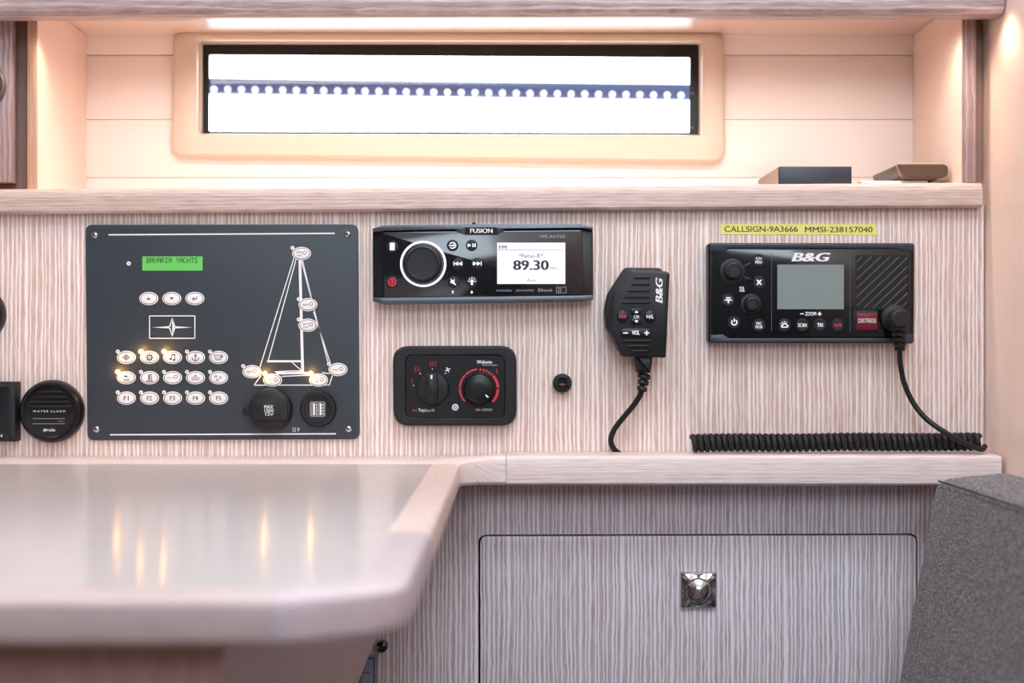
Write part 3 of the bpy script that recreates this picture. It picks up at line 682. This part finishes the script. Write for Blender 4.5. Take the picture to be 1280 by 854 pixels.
def g_next(b, x, y, Y): Fl(b, x, y, [(5.6, -2.6), (4.6, -2.6), (4.6, 2.6), (5.6, 2.6)], Y); Fl(b, x, y, [(4.4, 0), (-.2, -2.6), (-.2, 2.6)], Y); Fl(b, x, y, [(-.4, 0), (-5.2, -2.6), (-5.2, 2.6)], Y)
def g_mute(b, x, y, Y): Fl(b, x, y, [(-3.4, -1.6), (-1.2, -1.6), (1.6, -3.8), (1.6, 3.4), (-1.2, 1.2), (-3.4, 1.2)], Y); S(b, x, y, [(-3, -3.6), (3.4, 3.8)], .9, Y)
def g_bulb(b, x, y, Y):
    Fl(b, x, y, [(-2.3, -1.4), (0, -3), (2.3, -1.4), (1.4, 1.2), (1.2, 4), (-1.2, 4), (-1.4, 1.2)], Y)
    for a in range(5): c, s = math.cos(PI*a/4), -math.sin(PI*a/4); S(b, x, y-.6, [(3.4*c, 3.4*s), (4.8*c, 4.8*s)], .9, Y)
for x, y, g, m in ((490.3, 308.4, g_menu, 'glyph'), (490.3, 353, g_power, 'redlit'), (565.8, 307, g_src, 'glyph'), (589.6, 306.8, g_play, 'glyph'), (572.6, 329.8, g_prev, 'glyph'), (596.4, 329.6, g_next, 'glyph'), (566.6, 352.8, g_mute, 'glyph'), (590, 352.4, g_bulb, 'glyph')): sbtn(x, y, g, m)
b = B(); Fl(b, 566, 365.4, [(-1.4, -1.8), (1.4, -1.8), (.5, .4), (.5, 2), (-.5, 2), (-.5, .4)], -T-.0002); Fl(b, 590, 365.4, [(-.8, -2), (.3, -2), (.9, .2), (1.8, 1), (-1.8, 1.6), (-1.4, .2)], -T-.0002); st_.part('small_symbols', b, 'glyph')

# ------------------------------------------------------------------ heater control
T = .012
hc_ = Dev('heater_control', 'black heater control with two rotary knobs below the stereo', 'control', 568.5, 482.5, -T)
o_ = ccw(hc_.P([(490.5, 434.5), (530, 432), (607, 432), (645.5, 434.5), (646, 530.5), (606, 533.2), (530, 533.2), (491.5, 530.5)]))
rr_ = [.0115 if i in (0, 3, 4, 7) else .006 for i in range(8)]
o4 = ccw(hc_.P([(490.4, 432.6), (645.6, 432.2), (646.2, 532.8), (491.4, 533)])); o4 = rpoly(o4, .0135, 6)
i4 = ccw(hc_.P([(507, 444), (630.5, 444), (630.5, 522.5), (507.5, 522.5)]))
def al(p, r): i = min(range(4), key=lambda i: p[i][0]+p[i][1]); p = p[i:]+p[:i]; return rpoly(p, r, 6)
o4 = al(ccw(hc_.P([(490.4, 432.6), (645.6, 432.2), (646.2, 532.8), (491.4, 533)])), .0145); q4 = al(i4, .0065)
loops = [at(o4, 0), at(o4, -T+.003), at(offs(o4, .0008), -T+.001), at(offs(o4, .0022), -T), at(offs(q4, -.0010), -T), at(offs(q4, -.0002), -T+.0006), at(q4, -T+.0028)]
hc_.part('frame', loft(B(), loops, True, False), 'black')
hc_.prism('face', offs(q4, .0002), -T+.0020, -T+.003, 'black2')
Yf = -T+.0020
# knobs
k1 = hc_.lathe('mode_knob', 540.6, 485.8, [(20.8, Yf), (20.6, Yf-.003), (19.6, Yf-.0042), (18, Yf-.0046)], 'black', n=48)
hc_.prism('grip', rpoly(ccw(hc_.P([(533.6, 466.6), (547.4, 466.6), (548.6, 485), (546.4, 504), (534.8, 504), (532.8, 485)])), .001, 3), Yf-.0135, Yf-.004, 'black', .0012, parent=k1)
b = B(); flat(b, hc_.R(539.2, 468.6, 541.4, 473.4), Yf-.01365); hc_.part('pointer', b, 'white', k1)
k2 = hc_.lathe('temperature_knob', 598.9, 485.8, [(20.4, Yf), (20.2, Yf-.004), (19, Yf-.0095), (17.4, Yf-.0112), (14, Yf-.0122), (6, -T-.0106)], 'black2', n=52)
b = B(); c0 = hc_.p(598.9, 485.8); a = math.radians(-42); hc_.st(b, [(598.9+11.6*math.cos(a), 485.8-11.6*math.sin(a)), (598.9+15.4*math.cos(a), 485.8-15.4*math.sin(a))], 1.8, Yf-.0124); hc_.part('pointer', b, 'white', k2)
b = B()
for a0, a1 in ((180, 223), (137, 177.5), (96, 133), (84, 89), (74, 79), (65, 70), (56, 61), (47, 52), (3, 43), (-45, -2)):
    w = 2.1 if a0 > 90 else 3.2
    po = [(598.9+25.2*math.cos(math.radians(t)), 485.8-25.2*math.sin(math.radians(t))) for t in [a0+(a1-a0)*i/12 for i in range(13)]]
    pi = [(598.9+(25.2-w)*math.cos(math.radians(t)), 485.8-(25.2-w)*math.sin(math.radians(t))) for t in [a0+(a1-a0)*i/12 for i in range(13)]]
    po, pi = hc_.P(po), hc_.P(pi)
    for i in range(12): flat(b, [po[i], po[i+1], pi[i+1], pi[i]], Yf-.0002)
def wavy(b, x, y, h): hc_.st(b, [(x+.9*math.sin(i*1.3), y-h/2+h*i/7) for i in range(8)], .8, Yf-.0002)
for x, y, h in ((514.5, 476, 5), (519, 461.5, 6), (523, 461.5, 6), (537.8, 455, 6), (541, 455, 6), (544.2, 455, 6)): wavy(b, x, y, h)
hc_.st(b, [(621, 461), (620.4, 465.4), (622.4, 464.6), (621.6, 468)], .7, Yf-.0002)
hc_.txt(b, 'Air', 515, 511.4, 521.8, 514.8, Yf-.0002)
hc_.part('red_markings', b, 'red')
b = B(); hc_.txt(b, 'Webasto', 596, 450.4, 615, 454.6, Yf-.0002, .03); hc_.part('lettering', b, 'white')
b = B(); hc_.txt(b, 'Marine Comfort', 602.6, 455.6, 621.6, 457.2, Yf-.0002)
hc_.part('small_lettering', b, 'white')
b = B(); hc_.txt(b, 'Top', 522.6, 510.8, 530.4, 516, Yf-.0002, .02); hc_.txt(b, 'Evo M', 531.4, 511.6, 542.4, 515, Yf-.0002); hc_.part('lettering', b, 'white')
b = B(); hc_.txt(b, 'ON / STATUS', 594.6, 511, 615, 514, Yf-.0002); hc_.part('small_lettering', b, 'white'); b = B()
for x, y in ((516.8, 482), (525, 467.2), (540.4, 461.6), (556.6, 467)): flat(b, hc_.E(x, y, .8, n=8), Yf-.0002)
for i in range(4):
    a = PI/4+PI/2*i; hc_.st(b, [(559.5+.6*math.cos(a), 462.4+.6*math.sin(a)), (559.5+3*math.cos(a+.35), 462.4+3*math.sin(a+.35))], 1.5, Yf-.0002)
hc_.part('white_markings', b, 'white')
pb = hc_.lathe('power_button', 568.9, 509.4, [(4.2, Yf), (4.1, Yf-.0006), (3, Yf-.0008)], 'white', n=20)
b = B(); hc_.st(b, [(568.9+2.2*math.cos(2*PI*i/12), 509.4+2.2*math.sin(2*PI*i/12)) for i in range(12)], .8, Yf-.0010, True); hc_.st(b, [(568.9, 507.4), (568.9, 509.6)], .7, Yf-.0010); hc_.part('power_symbol', b, 'ink', pb)

# ------------------------------------------------------------------ hand microphone with its own lead
T = .034
mc = Dev('hand_microphone', 'black hand microphone hanging on the wall between stereo and radio', 'microphone', 797, 391, -T)
bk = ccw(mc.P([(782.5, 333.6), (826.5, 334), (829.5, 337.5), (833, 343), (829.5, 443), (776, 441), (758.2, 409), (757, 386.5), (761, 366.5)]))
mc.prism('back_shell', rpoly(bk, .0022, 3), -.024, -.006, 'black', .0015)
mc.prism('clip', rpoly(mc.R(785, 360, 812, 410), .002, 3), -.0065, 0, 'rubber')
fp = ccw(mc.P([(789, 337.5), (833, 339), (837.4, 341.5), (832.6, 447.5), (777, 445.8), (761.5, 410.8), (763.4, 384.5), (767, 366.5)]))
fr = mc.prism('front_shell', rpoly(fp, .0018, 3), -T, -.0245, 'black', .0022, seg=3)
for (x0, x1, y) in ((793, 812.5, 347), (789.5, 812.5, 355.2), (785, 812.5, 363.4), (781, 812.5, 371), (777.5, 812.5, 378.2), (779.5, 814, 428.2), (784, 812, 434.8), (790, 810, 441)):
    if y > 400: y -= 2
    mc.prism('rib', rpoly(mc.R(x0, y-1.5, x1, y+1.5), .0008, 3), -T-.0014, -T+.0005, 'rubber', .0007, parent=fr)
b = B(); mc.txt(b, 'B&G', 819.4, 347.6, 828.2, 378.6, -T-.0003, .045, .25, True); mc.part('logo', b, 'white', fr)
for x, y, rx, ry, tx, m in ((778.2, 395.6, 7.4, 8, '16/9', 'redlit'), (812.6, 396, 7.4, 8, 'H/L', 'glyph')):
    k = mc.prism('button', mc.E(x, y, rx, ry), -T-.0010, -T+.0005, 'black2', .0006)
    b = B(); mc.txt(b, tx, x-4.4, y-2.2, x+4.4, y+2.2, -T-.0012, .008); mc.part('lettering', b, m, k)
for y, s in ((389.8, -1), (402, 1)):
    k = mc.prism('channel_button', rpoly(mc.R(788.5, y-4.2, 802.5, y+4.2), .002, 4), -T-.0010, -T+.0005, 'black2', .0005)
    b = B(); flat(b, mc.P([(793.2, y-s*1.4), (797.8, y-s*1.4), (795.5, y+s*1.7)]), -T-.0012); mc.part('arrow', b, 'glyph', k)
b = B(); mc.txt(b, 'CH', 792.4, 393.6, 798.4, 398, -T-.0003, .01); mc.part('lettering', b, 'glyph', fr)
k = mc.prism('volume_bar', rpoly(mc.R(776, 410.6, 813.6, 421.6), .0034, 5), -T-.0010, -T+.0005, 'black2', .0005)
b = B(); mc.txt(b, 'VOL', 789.8, 413.4, 799.4, 418.6, -T-.0012, .02); mc.st(b, [(779, 416.4), (784.6, 416.4)], 1.3, -T-.0012); mc.st(b, [(805.4, 416.4), (811, 416.4)], 1.3, -T-.0012); mc.st(b, [(808.2, 413.6), (808.2, 419.2)], 1.3, -T-.0012); mc.part('lettering', b, 'glyph', k)
def mp(x, y, Y): c = mc.p(x, y); kk = (D+Y)/(D-T); w = W(x, y, Y)-mc.o.location; return (w.x, Y, w.z)
mc.part('cable_boot', prism(B(), rpoly(ccw(mc.P([(794, 444), (817, 446), (813.4, 467), (796.6, 466)])), .001, 2), -.031, -.017, .002), 'rubber')
for (x, y, r) in ((805, 470.5, 8.2), (804, 478, 7.2), (802.4, 486, 6.6)):
    bb = tube(B(), [mp(x+.8, y-2.6, -.024), mp(x+.4, y-1.6, -.024), mp(x-.2, y+1.6, -.023), mp(x-.6, y+2.6, -.023)], [r*.7*mc.k, r*mc.k, r*mc.k, r*.7*mc.k], 14); mc.part('strain_relief', bb, 'rubber')
mc.part('cable', tube(B(), spline([mp(804, 462, -.024), mp(802, 488, -.022), mp(794, 504, -.019), mp(781, 520, -.015), mp(768.5, 536, -.012), mp(763.6, 549, -.010), mp(766.5, 560, -.008), mp(775, 567.5, -.005), mp(783, 570.2, -.0035)], 8), 3.6*mc.k, 12), 'rubber')

# ------------------------------------------------------------------ small round hook
hk = Dev('wall_hook', 'small round black microphone hanger stud right of the heater control', 'hook', 703, 479.3, -.008)
hk.lathe('base', 703, 479.3, [(12, 0), (12, -.006), (11, -.008), (7.4, -.0085), (7.2, -.003), (4, -.003)], 'rubber', n=36)
hk.prism('jaw', rpoly(ccw(hk.P([(694, 470), (697.5, 472), (697.5, 481), (694, 483)])), .0008, 3), -.010, -.004, 'rubber'); hk.prism('jaw', rpoly(ccw(hk.P([(712, 470), (708.5, 472), (708.5, 481), (712, 483)])), .0008, 3), -.010, -.004, 'rubber')
b = B(); flat(b, hk.P([(698.5, 481), (703, 478.4), (707.5, 481), (703, 482.4)]), -.0088); hk.part('wear_mark', b, mat('rust_mark', (120, 60, 44), .6))

# ------------------------------------------------------------------ radio and label tape
tp = Dev('label_tape', 'yellow printed label tape on the wood above the radio', 'label', 998, 287)
tp.prism('tape', ccw(tp.P([(901, 280), (1095.6, 280.6), (1095.6, 293.8), (901, 293)])), -.0004, 0, 'tape')
b = B(); tp.txt(b, 'CALLSIGN-9A3666', 905.5, 283, 997, 290, -.0006, .008); tp.txt(b, 'MMSI-238157040', 1006.2, 283.6, 1090.4, 290.6, -.0006, .008); tp.part('lettering', b, 'ink')

T = .018
rd = Dev('vhf_radio', 'black marine radio with grey screen, two knobs and speaker grille', 'radio', 1015, 366, -T)
ro = ccw(rd.P([(885.6, 303.4), (1144.6, 303.6), (1144, 429.6), (886, 429)]))
rd.prism('body', rpoly(ro, .0028, 4), -T+.002, 0, 'black2', .0022, seg=3)
rd.prism('front_panel', rpoly(ccw(rd.P([(891, 311.5), (1138.6, 311.5), (1138.4, 421), (891.4, 421)])), .001, 2), -T, -T+.003, 'gloss', .0006)
rd.prism('top_bar', rpoly(ccw(rd.P([(888, 304.6), (1142, 304.8), (1142, 314), (1126, 314), (1120.5, 310.6), (912, 310.6), (906, 315), (888, 315)])), .0006, 2), -T-.0008, -T+.003, 'navy', .0006)
rd.prism('bottom_bar', rpoly(ccw(rd.P([(888, 419), (904, 418), (911, 423), (1120, 423), (1126, 418), (1142, 418), (1142, 427.8), (888, 427.8)])), .0006, 2), -T-.0008, -T+.003, 'navy', .0006)
b = B(); rd.txt(b, 'B&G', 990.4, 316, 1037, 326.8, -T-.0003, .05, .25); rd.part('logo', b, 'white')
b = B(); rd.st(b, [(964.4, 316), (964.4, 414)], .7, -T-.0003); rd.st(b, [(1062.4, 316), (1062.4, 414)], .7, -T-.0003); rd.st(b, [(930.5, 332), (938, 329)], .9, -T-.0003); rd.st(b, [(930.5, 346), (938, 349)], .9, -T-.0003); rd.part('divider_lines', b, 'dim')
rs = rd.prism('screen', rd.R(971.6, 330.8, 1054.8, 386.6), -T-.0002, -T+.001, 'lcd_grey')
for x, y, R in ((915.2, 339, 15.6), (938.3, 380.4, 13.0)):
    k = rd.lathe('knob', x, y, [(R, -T), (R, -T-.0014), (R*.93, -T-.0022), (R*.74, -T-.0024), (R*.70, -T-.0095), (R*.62, -T-.011), (R*.5, -T-.0114), (R*.42, -T-.0106), (R*.1, -T-.0106)], 'black', n=44)
    bb = B(); po, pi = rd.E(x, y, R, n=44), rd.E(x, y, R*.93, n=44); loft(bb, [at(po, -T-.0014), at(pi, -T-.0023)], False, False); rd.part('knob_rim', bb, 'navy', k)
def rb(x, y, fn, m='glyph', r=8.2):
    k = rd.lathe('button', x, y, [(r, -T), (r*.96, -T-.0006), (r*.86, -T-.0010), (1, -T-.0009)], 'black', n=26)
    b = B(); fn(b, x, y, -T-.0013); rd.part('glyph', b, m, k)
def tx(s_, w=9, h=4.6): return lambda b, x, y, Y: rd.txt(b, s_, x-w/2, y-h/2, x+w/2, y+h/2, Y, .008)
def two(a, c): return lambda b, x, y, Y: (rd.txt(b, a, x-3.4, y-3.9, x+3.4, y-.6, Y, .006), rd.txt(b, c, x-4.2, y+.5, x+4.2, y+4, Y, .006))
def rx_(b, x, y, Y): rd.st(b, [(x-2.5, y-2.8), (x+2.5, y+2.8)], 1.5, Y); rd.st(b, [(x-2.5, y+2.8), (x+2.5, y-2.8)], 1.5, Y)
def rpow(b, x, y, Y): rd.st(b, [(x+3.3*math.cos(a), y+3.3*math.sin(a)) for a in [-.95+i*.4 for i in range(13)]], 1.2, Y); rd.st(b, [(x, y-4.4), (x, y-.6)], 1.1, Y)
def rwx(b, x, y, Y):
    rd.st(b, [(x-3.6, y+2.6), (x+3.6, y+2.6), (x+4.2, y+.6), (x+2.4, y-.4), (x+.8, y-2), (x-1.6, y-1.4), (x-2.2, y+.2), (x-3.9, y+.8)], 1.1, Y, True)
    for a in (-2.7, -2.1, -1.5, -.9): rd.st(b, [(x+3.6*math.cos(a)-.4, y+3.4*math.sin(a)), (x+5*math.cos(a)-.4, y+4.8*math.sin(a))], .7, Y)
def rnav(b, x, y, Y): rd.st(b, [(x-4.6, y+.4), (x+4.6, y+.4)], 1, Y); rd.txt(b, 'NAV', x-2.8, y-3.8, x+3.2, y-.6, Y, .02); rd.st(b, [(x, y), (x, y+3.6)], 1.6, Y)
for x, y, fn, m in ((948, 325.5, two('CH', 'MENU'), 'glyph'), (948.6, 353, rx_, 'glyph'), (910.2, 375, rnav, 'glyph'), (917.6, 403, rpow, 'glyph'), (948.4, 406.6, two('DSC', 'MOB'), 'glyph'),
                    (980.4, 406.4, rwx, 'glyph'), (1002.6, 406.6, tx('SCAN', 10.5), 'glyph'), (1024.6, 406.4, tx('TRI', 7), 'glyph'), (1046.8, 406.4, tx('16/9', 9), 'redlit')): rb(x, y, fn, m)
b = B(); rd.txt(b, 'VOL', 924, 358.4, 930.4, 361.4, -T-.0003, .02); rd.txt(b, 'SQL', 924.4, 362, 931, 365, -T-.0003, .02); rd.txt(b, 'ZOOM', 1006.4, 390, 1020, 394.6, -T-.0003)
rd.st(b, [(1000.4, 392.4), (1004.4, 392.4)], 1.0, -T-.0003); rd.st(b, [(1022.2, 392.4), (1026.6, 392.4)], 1.1, -T-.0003); rd.st(b, [(1024.4, 390.2), (1024.4, 394.6)], 1.1, -T-.0003); rd.part('small_lettering', b, 'glyph')
# speaker grille: diagonal ribs cut to the square
gr = rd.prism('speaker_grille', rpoly(rd.R(1069, 319, 1136, 387), .0008, 2), -T-.0003, -T+.001, 'black2')
for i in range(-5, 7):
    x0, x1 = 1071., 1134.; c = i*11.0      # line y = 353 - (x-1102) + c
    pts = []
    for x in (x0, x1):
        y = 353-(x-1102)*.95+c; pts.append([x, y])
    def clipy(p, q, lim):
        if (p[1]-lim)*(q[1]-lim) < 0: t = (lim-p[1])/(q[1]-p[1]); return [p[0]+t*(q[0]-p[0]), lim]
    a_, b_ = pts
    if a_[1] > 385: r_ = clipy(a_, b_, 385.); a_ = r_ if r_ else None
    if a_ and b_[1] < 321: r_ = clipy(a_, b_, 321.); b_ = r_ if r_ else None
    if not a_ or not b_ or a_[1] < 321 or b_[1] > 385 or abs(a_[0]-b_[0]) < 4: continue
    A, E_ = rd.p(*a_), rd.p(*b_)
    rd.part('grille_rib', tube(B(), [(A[0], -T-.0003, A[1]), (E_[0], -T-.0003, E_[1])], .8*rd.k, 6), 'ribs', gr)
db = rd.prism('button_frame', rpoly(rd.R(1066.5, 388.6, 1097.4, 415.6), .0012, 3), -T-.0012, -T+.001, 'black', .0005)
ds = rd.prism('distress_flap', rpoly(rd.R(1070, 391.8, 1096, 412.6), .0008, 2), -T-.0026, -T-.001, 'distress', .0006, parent=db, label='dark red distress flap')
b = B(); rd.txt(b, 'DISTRESS', 1072, 398.4, 1094.2, 403.6, -T-.0028, .005); rd.part('lettering', b, 'white', db)

# the coiled cord, its plug in the radio and the coil lying along the ledge
rootw = W(1118, 398, -T)
cc = empty('coiled_cord', rootw, 'black coiled cord plugged into the radio and lying along the ledge', 'cord')
def cw(x, y, Y): return tuple(W(x, y, Y)-rootw)
c = cw(1117, 398, -T); k_ = (D-T)/F
obj('plug_collar', lathe(B(), c[0], c[2], [(17*k_, -.0005), (17*k_, -.004), (14*k_, -.006), (11*k_, -.0065), (10.5*k_, -.020)], 36), 'rubber', cc)
c = cw(1124.5, 398.5, -T-.026)
obj('plug', lathe(B(), c[0], c[2], [(10.5*k_, -.012), (12*k_, -.016), (12*k_, -.026), (11*k_, -.0285), (9*k_, -.0295), (3*k_, -.0296)], 36), 'rubber', cc)
for i, (y, r) in enumerate(((411, 10.2), (418, 9.6), (424.5, 8.6), (431, 7.8), (436.5, 6.6))):
    x = 1124+i*.2; Yk = -T-.020+i*.003
    obj('strain_relief', tube(B(), [cw(x, y-3.0, Yk), cw(x, y-2, Yk), cw(x, y+1.6, Yk), cw(x, y+2.6, Yk)], [r*.7*k_, r*k_, r*k_, r*.72*k_], 16), 'rubber', cc)
obj('straight_lead', tube(B(), spline([cw(1124, 404, -T-.020), cw(1124.6, 436, -.030), cw(1125.5, 455, -.027), cw(1130, 478, -.0245), cw(1140, 501, -.0245), cw(1155, 521, -.029), cw(1174, 536, -.0355), cw(1196, 549, -.0380), cw(1214, 557.5, -.0370), cw(1227, 562, -.030), cw(1231, 558, -.022)], 8), 3.4*k_, 12), 'rubber', cc)
pts = []; turns = 46; nseg = turns*14
xa, xb = W(861.5, 0, -.020).x, W(1229, 0, -.020).x; rc = .0056; rt = .0027; zc_ = ZL+rc+rt+.0001; yc_ = -.0205
for i in range(nseg+1):
    t = i/nseg; a = 2*PI*turns*t+1.2
    x = xa+rt+(xb-xa-2*rt)*(t**1.02)
    sag = .0009*math.sin(t*2.6+.4)+.0005*math.sin(t*14)
    pts.append(Vector((x, yc_+rc*math.cos(a)+.001*math.sin(t*9), zc_+rc*math.sin(a)+max(0, sag*.6)+.0012*t))-rootw)
obj('coil', tube(B(), pts, rt, 8), 'rubber', cc)

# ------------------------------------------------------------------ water alarm and the dark instruments at the left edge
T = .012
wa = Dev('water_alarm', 'round black water alarm left of the switch panel', 'alarm', 61.8, 514.8, -T)
wa.lathe('housing', 61.8, 514.8, [(39.5, 0), (39.7, -.006), (38.6, -.010), (36, -.012), (33.4, -.0118), (31.4, -.0098), (30, -.0094)], 'black2', n=64)
wf = wa.prism('face', wa.E(61.8, 514.8, 31.2, n=56), -.0098, -.009, 'gloss')
for y in (490, 496.4, 502.4, 508.2):
    h = math.sqrt(30**2-(514.8-y)**2); wa.prism('sound_slot', rpoly(wa.R(61.8-h*.93, y-1, 61.8+h*.93, y+1), .0004, 2), -.0112, -.0095, 'rubber', .0005, parent=wf)
b = B(); wa.txt(b, 'W A T E R  A L A R M', 40, 513.2, 80.4, 515.6, -.0100); wa.txt(b, '#rule', 53, 535.6, 68, 540, -.0100, .006); wa.part('lettering', b, 'white', wf)
b = B(); wa.st(b, [(40, 523.6), (80, 523.6)], .6, -.0100); wa.st(b, [(40, 530), (80, 530)], .6, -.0100); wa.part('lines', b, 'inkgrey', wf)
b = B(); wa.st(b, [(72, 527), (79.6, 527)], .8, -.0100); wa.part('red_dash', b, 'red', wf)
sq = Dev('square_gauge', 'square black gauge cut off by the left edge, beside the water alarm', 'gauge', -18, 514.6, -.014)
sq.prism('housing', rpoly(sq.R(-56, 477.4, 19, 552.4), .0012, 3), -.014, 0, 'black', .0018)
sq.prism('face', rpoly(sq.R(-50, 483, 13, 547), .0012, 3), -.0148, -.0135, 'black2', .0005)
b = B(); sq.txt(b, '24', -2, 542.6, 3.6, 546.6, -.0150); sq.part('lettering', b, 'white')
rg = Dev('round_gauge', 'edge of a round black gauge at the far left of the wall', 'gauge', -33, 393, -.01)
rg.lathe('bezel', -33, 393, [(36, 0), (36, -.007), (34, -.010), (30, -.010), (28, -.008), (6, -.008)], 'black2', n=56)

# ------------------------------------------------------------------ things lying on the shelf
ZS = lambda x: Z0+.1354+math.tan(math.radians(.38))*x+.00015
bxo = empty('black_box', (W(1019, 0, .02).x, .07, ZS(.27)), 'flat black box with taupe side lying on the shelf, left of the brown case', 'box')
x0, x1 = W(973, 0, .02).x-bxo.location.x, W(1065, 0, .02).x-bxo.location.x; hh = W(0, 208, .02).z-bxo.location.z
obj('body', box(B(), x0+.0006, x1, -.0495, .05, 0.0, hh, .0008), 'slate', bxo)
obj('side_panel', box(B(), x0-.0006, x0+.0004, -.049, .0495, .0003, hh-.0008, .0002, 1), 'taupe', bxo)
pp = empty('paper_stack', (W(1150, 0, .03).x, .07, ZS(.36)), 'thin stack of white paper on the shelf under the brown case', 'paper')
k_ = (1.27)/F
for i, (a, c, z) in enumerate(((1080, 1196, 0), (1086, 1172, 1), (1077, 1160, 2))):
    obj('sheet', box(B(), (a-640)*k_-pp.location.x, min((c-640)*k_, .387)-pp.location.x, -.045+i*.003, .055-i*.004, z*.0022, z*.0022+.0019), 'paper', pp)
br = empty('brown_case', (W(1154, 0, .03).x, .055, ZS(.36)+.0067), 'rounded bronze brown case propped on papers at the right end of shelf', 'case')
def bx_(px, py, Y): w = W(px, py, Y)-br.location; return (w.x, w.z)
q = [bx_(1122, 223.5, .02), bx_(1186, 222.5, .02), bx_(1186, 204.6, .02), bx_(1122, 204, .02)]
q[0] = (q[0][0]+.005, max(q[0][1], .0012)); q[1] = (q[1][0], max(q[1][1], .0012))
p_ = rpoly(ccw(q), [.005, .009, .009, .0035], 8)
b = B(); loft(b, [at(offs(p_, .0015), -.0355), at(offs(p_, .0004), -.0345), at(p_, -.033), at(p_, .055), at(offs(p_, .0015), .058)]); cs = obj('case_body', b, 'bronze', br)
pq = offs(p_, -.00025); obj('stitching', loft(B(), [at(pq, -.0306), at(offs(p_, -.0007), -.0302), at(pq, -.0298)], False, False), 'stitch', cs)
obj('foot', box(B(), -.020, .010, -.034, .03, .0001, .0016, .0003), 'bronze', br)

# visible lamp fittings
for x in (-.392, .368):
    o = obj('puck_light', lathe(B(), 0, 0, [(.010, 0), (.010, -.004), (.0085, -.005)], 24), 'steel', None, label='small round warm puck light under the overhead board, ' + ('left' if x < 0 else 'right') + ' end of the niche', cat='lamp', group='puck lights')
    o.rotation_euler = (PI/2, 0, 0); o.location = (x, -.002, zc-.0002)
